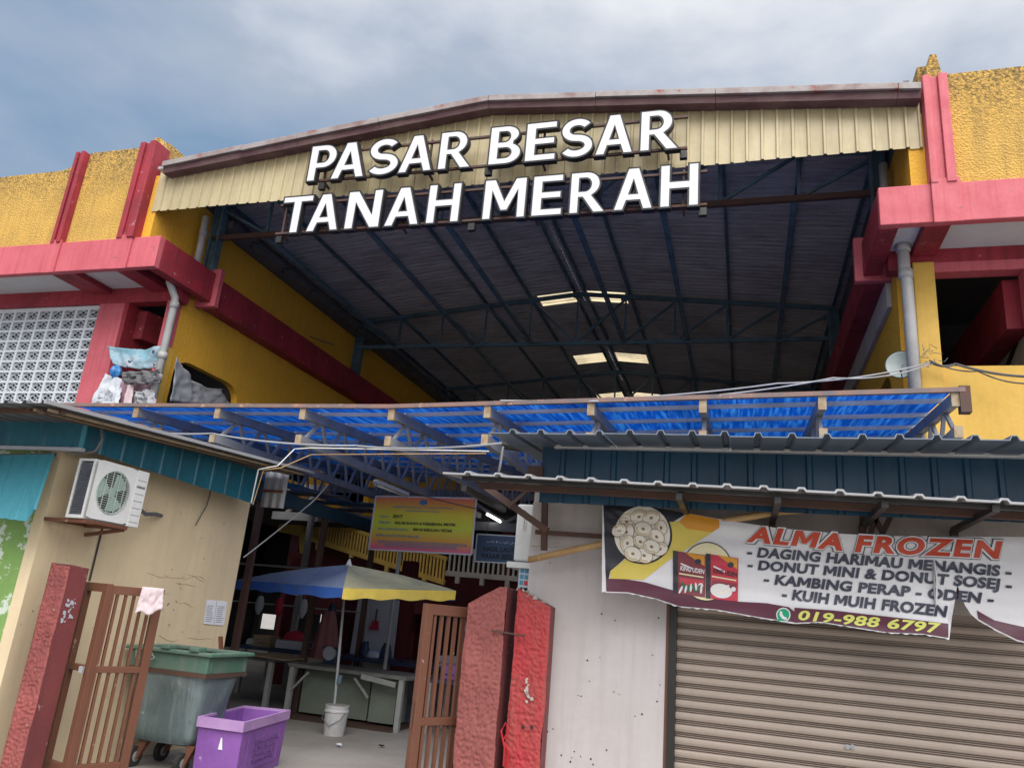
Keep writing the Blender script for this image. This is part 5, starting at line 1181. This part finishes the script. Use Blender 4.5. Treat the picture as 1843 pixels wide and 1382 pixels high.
def interp(tab, x):
    if x <= tab[0][0]: return tab[0][1]
    for (a, b), (c_, d_) in zip(tab, tab[1:]):
        if x <= c_: return b+(d_-b)*(x-a)/(c_-a)
    return tab[-1][1]
def ylow(x):
    if x <= 1706: return interp(botl, x)+2.5*mn.noise(V(x*.12, 0, 0))
    return None
def lowB(x):     # right flap lower edge
    return interp([(1721, 1052), (1727, 1072), (1734, 1086), (1745, 1104), (1760, 1116), (1790, 1134), (1829, 1153), (1880, 1165)], x)+2*mn.noise(V(x*.15, 3, 0))
def bsurf(x, y): return wave(at(x, y, Y=YB))
NX, NV = 150, 46
def strip(x0, x1, lo, n, mats=('bwhite',)):
    mb = MB()
    def fn(u, v_):
        x = x0+(x1-x0)*u; t_ = interp(topl, x); return bsurf(x, t_+(lo(x)-t_)*v_)
    mb.grid(fn, n, NV); return mb
# main cloth with the slit at x~1680: left piece, and flap pieces
strip(1084, 1679, ylow, NX).build('cloth', 'bwhite', bn, smooth=True)
def midlow(x): return ylow(x) if x < 1700 else (ylow(x) if x <= 1706 else 1150+(1050-1150)*((x-1706)/15))
mb = strip(1679, 1721, midlow, 14)
# cut the slit by opening it: shift the lower part aside
vv = []
for (x, y, z) in mb.v:
    p = V(x, y, z); vv.append((x, y, z))
mb.v = vv; mb.build('cloth', 'bwhite', bn, smooth=True)
strip(1721, 1880, lowB, 40).build('cloth_flap', 'bwhite', bn, smooth=True)
sl_ = [(1679, 1008), (1684, 1040), (1686, 1070), (1681, 1090), (1676, 1066), (1675, 1036)]
def flatp(pts, m_, nm='printed_shape', lift=.003, sub=True):
    """printed patch: polygon in the banner's own plane, cut up so it follows the folds"""
    bm = bmesh.new(); w_ = [at(*p, Y=YB) for p in pts]; bv = [bm.verts.new(p) for p in w_]; bm.faces.new(bv)
    xs_ = [p.x for p in w_]; zs_ = [p.z for p in w_]
    for ax_, lo, hi in ((0, min(xs_), max(xs_)), (2, min(zs_), max(zs_))):
        k = lo+.018
        while k < hi:
            co = [0, 0, 0]; co[ax_] = k; no = [0, 0, 0]; no[ax_] = 1
            bmesh.ops.bisect_plane(bm, geom=bm.verts[:]+bm.edges[:]+bm.faces[:], plane_co=co, plane_no=no); k += .018
    bm.verts.index_update(); mb = MB(); mb.add([wave(v.co)-V(0, lift, 0) for v in bm.verts], [tuple(v.index for v in f.verts) for f in bm.faces]); bm.free()
    return mb.build(nm, m_, bn, smooth=True)
def ell(cx_, cy_, rx, ry, n=28, tilt=0, a0=0, a1=2*math.pi): return [(cx_+rx*math.cos(a)*math.cos(tilt)-ry*math.sin(a)*math.sin(tilt), cy_+rx*math.cos(a)*math.sin(tilt)+ry*math.sin(a)*math.cos(tilt)) for a in [a0+(a1-a0)*k/n for k in range(n)]]
flatp([(1085, 893), (1180, 912.5), (1237, 923), (1210, 940), (1130, 1000), (1099, 1028), (1096, 1041), (1091, 1041)], 'bblack')
flatp([(1237, 923), (1294, 934), (1295, 949), (1282, 957), (1236, 951), (1222, 938)], 'borange', lift=.004)
flatp([(1205, 939), (1222, 938), (1236, 951), (1282, 957), (1262, 970), (1200, 1010), (1158, 1043), (1099, 1041), (1099, 1028), (1130, 1002)], 'byellow', lift=.0045)
flatp([(1091, 1041), (1125, 1042), (1160, 1047), (1205, 1060), (1240, 1068), (1300, 1074), (1325, 1082), (1380, 1085), (1420, 1092), (1430, 1100), (1430, 1119), (1368, 1110), (1290, 1096), (1222, 1090), (1180, 1076), (1130, 1065), (1092, 1064)], 'bmaroon', lift=.004)
flatp([(1430, 1093), (1500, 1098), (1600, 1110), (1705, 1122), (1704, 1147), (1660, 1140), (1596, 1137), (1540, 1128), (1480, 1118), (1430, 1120)], 'bmaroon', lift=.004)
flatp([(1757, 1098), (1790, 1116), (1843, 1128), (1880, 1130), (1880, 1163), (1829, 1150), (1790, 1131), (1760, 1113)], 'bmaroon', lift=.004)
flatp(ell(1157, 962, 53, 53, 36), 'bblack', lift=.0055); flatp(ell(1156, 961, 50, 51, 36), 'bdough', lift=.007)
rr = random.Random(5); rings = []
for (x, y) in ((1128, 938), (1150, 930), (1172, 932), (1190, 950), (1128, 958), (1158, 952), (1182, 966), (1130, 978), (1153, 975), (1188, 988), (1160, 1000), (1140, 997), (1173, 984), (1115, 955)):
    rx = rr.uniform(13, 16); ti = rr.uniform(0, 3); li = .0085+len(rings)*.0012; rings.append(1)
    flatp(ell(x, y, rx+1, rx*.8+1, 20, ti), 'bhole', 'printed_ring_edge', li); flatp(ell(x, y, rx, rx*.8, 20, ti), 'bdough', 'printed_ring', li+.0004); flatp(ell(x, y, 3.4, 2.6, 10, ti), 'bhole', 'printed_hole', li+.0008)
    cres = ell(x, y, rx*.92, rx*.72, 20, ti)[2:11]; flatp(cres+[(x+(p[0]-x)*.7, y+(p[1]-y)*.7) for p in cres[::-1]], 'btan', 'printed_ring_shade', li+.0006)
flatp(ell(1272, 1028, 48, 54, 32), 'bblack', lift=.005); flatp(ell(1272, 1028, 46, 52, 32), 'bcreamy', lift=.0058)
for (c4, m_, tm) in ((((1211, 990), (1270, 998), (1269, 1075), (1211, 1066)), 'bplum', 'bcrim'), (((1270, 995), (1329, 1004), (1328, 1082), (1270, 1076)), 'bcrim', 'bplum')):
    flatp(list(c4), m_, 'printed_pack', .008)
    (ax_, ay_), (bx_, by_), (cx_, cy_), (dx2, dy2) = c4
    flatp([(ax_, ay_), (ax_+9, ay_+1), (dx2+9, dy2+1), (dx2, dy2)], 'bblack', 'printed_pack_spine', .009)
    flatp([(ax_+22, ay_+3), (bx_-2, by_+1), (bx_-2, by_+20), (ax_+30, ay_+10)], 'borange', 'printed_pack_top', .009)
    flatp([(ax_+12, ay_+48), (bx_-3, by_+46), (cx_-3, cy_-16), (dx2+12, dy2-18)], tm, 'printed_pack_band', .0092)
    put_text('KING UDEN', at(ax_+13, ay_+35, Y=YB), at(bx_-3, by_+34, Y=YB), .026, 'bwhite' if m_ == 'bplum' else 'bblack', bn, disp=wave, lift=(0, -.0105, 0), bold=.03)
    flatp([(ax_+14, ay_+22), (bx_-24, by_+23), (bx_-24, by_+26), (ax_+14, ay_+25)], 'bwhite', 'printed_pack_line', .0100)
    flatp(ell(bx_-14, by_+12, 6, 5, 12), 'bblack', 'printed_pack_seal', .0102); flatp(ell(bx_-9, cy_-22, 4.5, 4.5, 12), 'bwhite', 'printed_pack_dot', .0102)
    flatp([(ax_+11, ay_+40), (bx_-4, by_+39), (bx_-4, by_+41.5), (ax_+11, ay_+42.5)], 'bcreamy', 'printed_pack_line', .0104)
rr = random.Random(2)
for k in range(9):
    x = 1225+k*4.6; y = 1055+rr.uniform(-4, 6); flatp(ell(x, y, 2.2, 8, 8, rr.uniform(-.5, .5)), 'bdarkgreen' if k % 2 else 'bwhite', 'printed_leaf', .0096+.0002*k)
flatp(ell(1298, 1063, 20, 13, 16, .2), 'bwhite', 'printed_bowl', .0096); flatp(ell(1298, 1060, 15, 9, 16, .2), 'bdough', 'printed_bowl', .0100)
for k in range(5): flatp(ell(1289+k*5, 1056+(k % 2)*4, 2.5, 5, 8, .6), 'bwhite', 'printed_noodle', .0103)
put_text('FROZEN', at(1336, 975, Y=YB), at(1336, 975, Y=YB)+V(.001, 0, 0), .001, 'bwhite', bn) if 0 else None
def bline(text, p0, p1, hpx, m_, bold=.03, lift=.006, shear=.18, spacing=1.05):
    A_ = at(*p0, Y=YB); B_ = at(*p1, Y=YB); H_ = (at(p0[0], p0[1]-hpx, Y=YB)-A_).length
    put_text(text, A_, B_, H_, m_, bn, disp=wave, lift=(0, -lift, 0), bold=bold, shear=shear, spacing=spacing)
# headline: dark outline, white outline, red-orange face
for bold, m_, li in ((.12, 'btext', .006), (.095, 'bwhite', .008), (.045, 'bred', .010)):
    g_ = (bold-.045)*38
    bline('ALMA', (1343-g_, 973), (1516+g_, 990), 26+g_*.3, m_, bold, li, .22, 1.2); bline('FROZEN', (1537-g_, 992), (1806+g_, 1005), 27+g_*.3, m_, bold, li, .22, 1.2)
for tx_, p0, p1, h_ in (('- DAGING HARIMAU MENANGIS -', (1344, 1000), (1820, 1038), 16), ('- DONUT MINI & DONUT SOSEJ -', (1345, 1023), (1821, 1062), 16), ('- KAMBING PERAP - ODEN -', (1374, 1049), (1788, 1087), 16), ('- KUIH MUIH FROZEN', (1407, 1076), (1704, 1110), 17)):
    bline(tx_, p0, p1, h_, 'btext', .045, .007, .16)
bline('019-988 6797', (1437, 1114), (1693, 1139), 16, 'blime', .03, .0075, .2)
# green message-app mark with handset
flatp(ell(1410, 1106, 13, 13, 24), 'bwhite', 'logo_ring', .006); flatp(ell(1410, 1106, 11, 11, 24), 'bgreen', 'logo_disc', .0075); flatp([(1398, 1118), (1403, 1110), (1408, 1116)], 'bgreen', 'logo_tail', .0073)
flatp([(1404, 1099), (1408, 1100), (1408, 1104), (1411, 1109), (1415, 1110), (1417, 1113), (1413, 1115), (1407, 1112), (1403, 1106)], 'bwhite', 'logo_handset', .009)
# the slit, as a dark gap edge with curled lips
for s_ in (-1, 1):
    lipq = [wave(at(1680+s_*2.2*math.sin(math.pi*k/10)+ (k-5)*.2, 1008+k*8.4, Y=YB))-V(0, .012+.01*math.sin(math.pi*k/10), 0) for k in range(11)]
    MB().tube(lipq, [.001]+[.005]*9+[.001], 6).build('torn_lip', 'bwhite' if s_ > 0 else 'zinc', bn)
# ropes
kn = at(1085, 896, Y=YB)
T = MB().tube([at(1033, 877, Y=4.9), kn, at(1140, 906, Y=YB-.0)], .005, 6).build('tie_rope', mat('pale_green_rope', (.4, .5, .42), .7), None, org=kn, label='pale green cord tying the upper left corner of the banner', cat='rope')
MB().tube([kn+V(math.cos(a)*.015, -.01, math.sin(a)*.015) for a in [k*.7 for k in range(10)]], .004, 6).build('eyelet', 'zinc', bn)

# ================================================================== CABLES
def wire(pts, r, m_, label, sag=0, n=24, cat='cable'):
    out_ = []
    for a, b in zip(pts, pts[1:]):
        for k in range(n): t_ = k/n; p = Vector(a).lerp(Vector(b), t_); p.z -= sag*4*t_*(1-t_); out_.append(p)
    out_.append(Vector(pts[-1])); MB().tube(out_, r, 6).build('overhead_cable' if cat == 'cable' else 'conduit', m_, None, org=out_[0], label=label, cat=cat)
wire([at(178, 762, Y=5.3), at(380, 780, Y=7.4), at(640, 802, Y=7.4), at(912, 797, Y=6.0)], .011, 'tarp', 'twisted grey service cable sagging below the canopy from shop to shop', .04)
wire([at(184, 764, Y=5.25), at(184, 790, Y=5.25), at(170, 812, Y=5.25), at(120, 811, Y=5.2)], .012, 'cable', 'black cable looping down over the teal fascia corner', .02)
wire([at(912, 797, Y=6.0), at(905, 805, Y=5.5), at(898, 850, Y=4.9)], .01, 'cable', 'grey cable dropping onto the zinc awning', .02)
T = thing('insulator_rack', at(925, 802, Y=5.6), 'black ribbed cable clamp at the left end of the right shop roof', 'cable clamp')
a = at(908, 800, Y=5.6); b = at(940, 804, Y=5.6)
for k in range(7): m_ = a.lerp(b, k/6); MB().tube([m_-V(.012, 0, 0), m_+V(.012, 0, 0)], .04, 10).build('ring', 'blackframe', T)
MB().tube([a, b], .02, 8).build('core', 'blackframe', T)
wire([at(452, 905, Y=7.3), at(465, 845, Y=7.2), at(500, 838, Y=7.2), at(530, 808, Y=7.3), at(560, 806, Y=7.3), at(880, 812, Y=7.3)], .0065, 'tubelamp', 'white conduit rising from the cream wall and running under the trusses', .0, 8, 'conduit')
wire([at(455, 908, Y=7.4), at(474, 846, Y=7.35), at(505, 842, Y=7.35), at(560, 818, Y=7.5), at(875, 816, Y=7.5)], .006, 'bamboo', 'tan conduit beside the white one under the canopy', .0, 8, 'conduit')
wire([at(900, 721, Y=7.5), at(1400, 690, Y=8.6), at(1675, 652, Y=10.3)], .009, 'tarp', 'upper loose wire running up to the right yellow column', .06)
wire([at(1060, 722, Y=7.5), at(1500, 680, Y=9), at(1675, 655, Y=10.3)], .009, 'tarp', 'lower loose wire running up to the right yellow column', .07)
wire([at(1675, 652, Y=10.3), at(1720, 655, Y=10.3), at(1860, 678, Y=10.0)], .016, 'cable', 'thick black cable running right from the yellow column', .04)
wire([at(1672, 648, Y=10.28), at(1760, 668, Y=10.3), at(1860, 690, Y=9.8)], .009, 'cable', 'thin black cable below the thick one at the right edge', .05)
mb = MB()
rr = random.Random(4)
for k in range(14):
    c_ = at(1668+rr.uniform(-12, 22), 640+rr.uniform(-18, 18), Y=10.28); mb.tube([c_, c_+V(rr.uniform(-.07, .07), rr.uniform(-.03, .03), rr.uniform(-.07, .07)), c_+V(rr.uniform(-.12, .12), 0, rr.uniform(-.06, .06))], .004, 4)
mb.build('wire_tangle', 'cable', None, org=at(1675, 650, Y=10.3), label='tangle of thin wires at the foot of the right yellow column opening', cat='wires')
wire([at(590, 872, Y=9), at(560, 905, Y=8.8), at(438, 1003, Y=8.2)], .008, 'tarp', 'grey wire slanting down in the dark entrance behind the cream wall', .01)
wire([at(755, 890, Y=11.3), at(862, 916, Y=11.3)], .008, 'cable', 'black wire crossing the upper right corner of the dated board', .01)
wire([at(340, 430, Y=11.2), at(395, 510, Y=12.0), at(600, 620, Y=15.8)], .01, 'cable', 'thin dark wire strung along the left yellow upper wall', .15)
# column cladding and small steel shed bits behind the cream wall
cs = thing('metal_screen', at(480, 870, Y=8.3), 'narrow stained corrugated metal screen hanging behind the end of the cream wall', 'metal screen')
a = at(468, 912, Y=8.4); b = at(510, 915, Y=8.4); c_ = at(512, 850, Y=8.4)
mb = MB(); corrugated(mb, a, b-a, (0, 0, c_.z-b.z), (0, -1, 0), .12, .02, 'sine', 1); mb.build('screen_sheet', 'zinc', cs, smooth=True)
MB().bar(a.lerp(V(a.x, a.y, c_.z), .45)-V(0, .03, 0), b.lerp(c_, .45)-V(0, .03, 0), .03).build('screen_batten', 'brown', cs)
lr = thing('lean_to_roof', at(520, 850, Y=9), 'row of low teal and grey sheet roofs stepping back under the canopy at the left', 'roof')
for k in range(4):
    yy = 9.0+k*1.1; X0_ = -9.6; X1_ = -6.3-.15*k+ .35*k
    mb = MB(); corrugated(mb, (X0_, yy, 3.12+.03*k), (X1_-X0_, 0, 0), (0, 1.05, .1), (0, 0, 1), .2, .03, 'rib', 1); mb.build('roof_sheet', 'teal' if k % 2 == 0 else 'greyunder', lr)
MB().box((-6.5, 8.9, 2.9), (-6.42, 13.2, 3.1)).build('beam', 'tealdark', lr)
for k in range(3): MB().box((-6.5, 9.3+k*1.8, 0), (-6.42, 9.38+k*1.8, 2.9)).build('post', 'steelrust', lr)

# ================================================================== MORE OF THE DIM MARKET INTERIOR
for (pa, pb_2, yy, lab) in (((514, 914), (538, 920), 16.5, 'short lit fluorescent tube far left inside the market hall'), ((876, 925), (908, 943), 14.0, 'lit fluorescent tube in the trusses above the slate-blue sign')):
    a = at(*pa, Y=yy); b = at(*pb_2, Y=yy+.3); T = thing('tube_lamp', a, lab, 'lamp', 'lit tube lamps in the hall')
    MB().bar(a+V(0, 0, .05), b+V(0, 0, .05), .06, .04).build('housing', 'tubelamp', T)
    em = bpy.data.materials.new('lit_tube'); em.use_nodes = True; pe = em.node_tree.nodes['Principled BSDF']; pe.inputs['Emission Color'].default_value = (1, .97, .9, 1); pe.inputs['Emission Strength'].default_value = 2.2
    MB().tube([a, b], .022, 8).build('tube', em, T)
rr = random.Random(12)
names = [('brown', 'wood'), ('navy', 'bluebox'), ('pale', 'palepanel'), ('green', 'bingreen'), ('violet', 'purple'), ('white', 'tarpwhite')]
spots = [(-8.1, 12.6), (-7.4, 12.7), (-4.6, 12.6), (-4.0, 12.8), (-3.9, 11.1), (-3.2, 11.2)]
for i, ((x, y), (cn_, m_)) in enumerate(zip(spots, names)):
    z = .78 if y > 12 else .72; w_, h_ = rr.uniform(.3, .42), rr.uniform(.14, .22)
    T = thing('crate', (x, y, z), cn_+' slatted crate on a market stall table inside the entrance', 'crate', 'crates on the stall tables')
    ringbox(MB(), x-w_/2, x+w_/2, y-.15, y+.15, z+.005, z+h_*.3, .015).build('lower_slats', m_, T)
    ringbox(MB(), x-w_/2, x+w_/2, y-.15, y+.15, z+h_*.4, z+h_, .015).build('upper_slats', m_, T)
    MB().box((x-w_/2+.016, y-.134, z+.004), (x+w_/2-.016, y+.134, z+.02)).build('bottom', m_, T)
for i, (px_, py_, m_, lab) in enumerate(((470, 1072, 'palepanel', 'pale bag hanging from the stall frame at the left'), (505, 1075, 'redcloth', 'red bag hanging from the stall frame'), (548, 1078, 'palepanel', 'pale bag hanging right of the red one'), (600, 1086, 'bluebox', 'dark bag hanging near the parasol pole'))):
    q = at(px_, py_, Y=13.2)
    def hb(u, v_, q=q, i=i):
        a = u*2*math.pi; r = .09*math.sin(math.pi*min(.97, .1+v_*.9))**.6*(1+.2*mn.noise(V(math.cos(a)*2, v_*4, i*3))); return q+V(math.cos(a)*r, math.sin(a)*r*.6, -.34*v_)
    T = thing('hanging_bag', q, lab, 'bag', 'bags hanging from the stall frame'); MB().grid(hb, 16, 9).build('bag_body', m_, T, smooth=True); MB().tube([q, q+V(0, 0, .25)], .006, 5).build('string', 'cable', T)
fr = thing('stall_frame', (-7.5, 13.2, 0), 'thin grey tube stall frame standing behind the parasol', 'rack')  # tube frame of the market stall that the bags hang from
for x in (-9.4, -7.9, -6.5): MB().tube([(x, 13.2, 0), (x, 13.2, 2.2)], .02, 8).build('upright', 'steelgrey', fr)
MB().tube([(-9.4, 13.2, 2.2), (-6.5, 13.2, 2.2)], .02, 8).build('crossbar', 'steelgrey', fr)
MB().tube([(-9.4, 13.2, 1.5), (-6.5, 13.2, 1.5)], .015, 8).build('crossbar', 'steelgrey', fr)
# red uprights of the hall behind the stalls
for (px_, yy) in ((525, 14.5), (628, 14.8), (730, 14.6)):
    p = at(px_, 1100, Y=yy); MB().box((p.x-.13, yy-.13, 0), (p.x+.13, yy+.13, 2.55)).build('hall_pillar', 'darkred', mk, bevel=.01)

for (c4, m_, lab, sd) in (([(238, 728), (276, 728), (270, 700), (243, 704)], 'tarp', 'crumpled grey plastic sheet at the bottom of the left window bay', 15),
                          ([(222, 690), (288, 690), (290, 664), (218, 668)], 'greyunder', 'dark bundled sheet below the blue and white tarp', 16),
                          ([(168, 728), (190, 728), (196, 700), (182, 704)], 'tarpwhite', 'loose fold of white plastic lying over the white sheet', 17)):
    cloth_grid('plastic_sheet', [at(*p, Y=10.2) for p in c4], m_, 24, 18, .1, 3, 0, lab, 'sheet', sd)
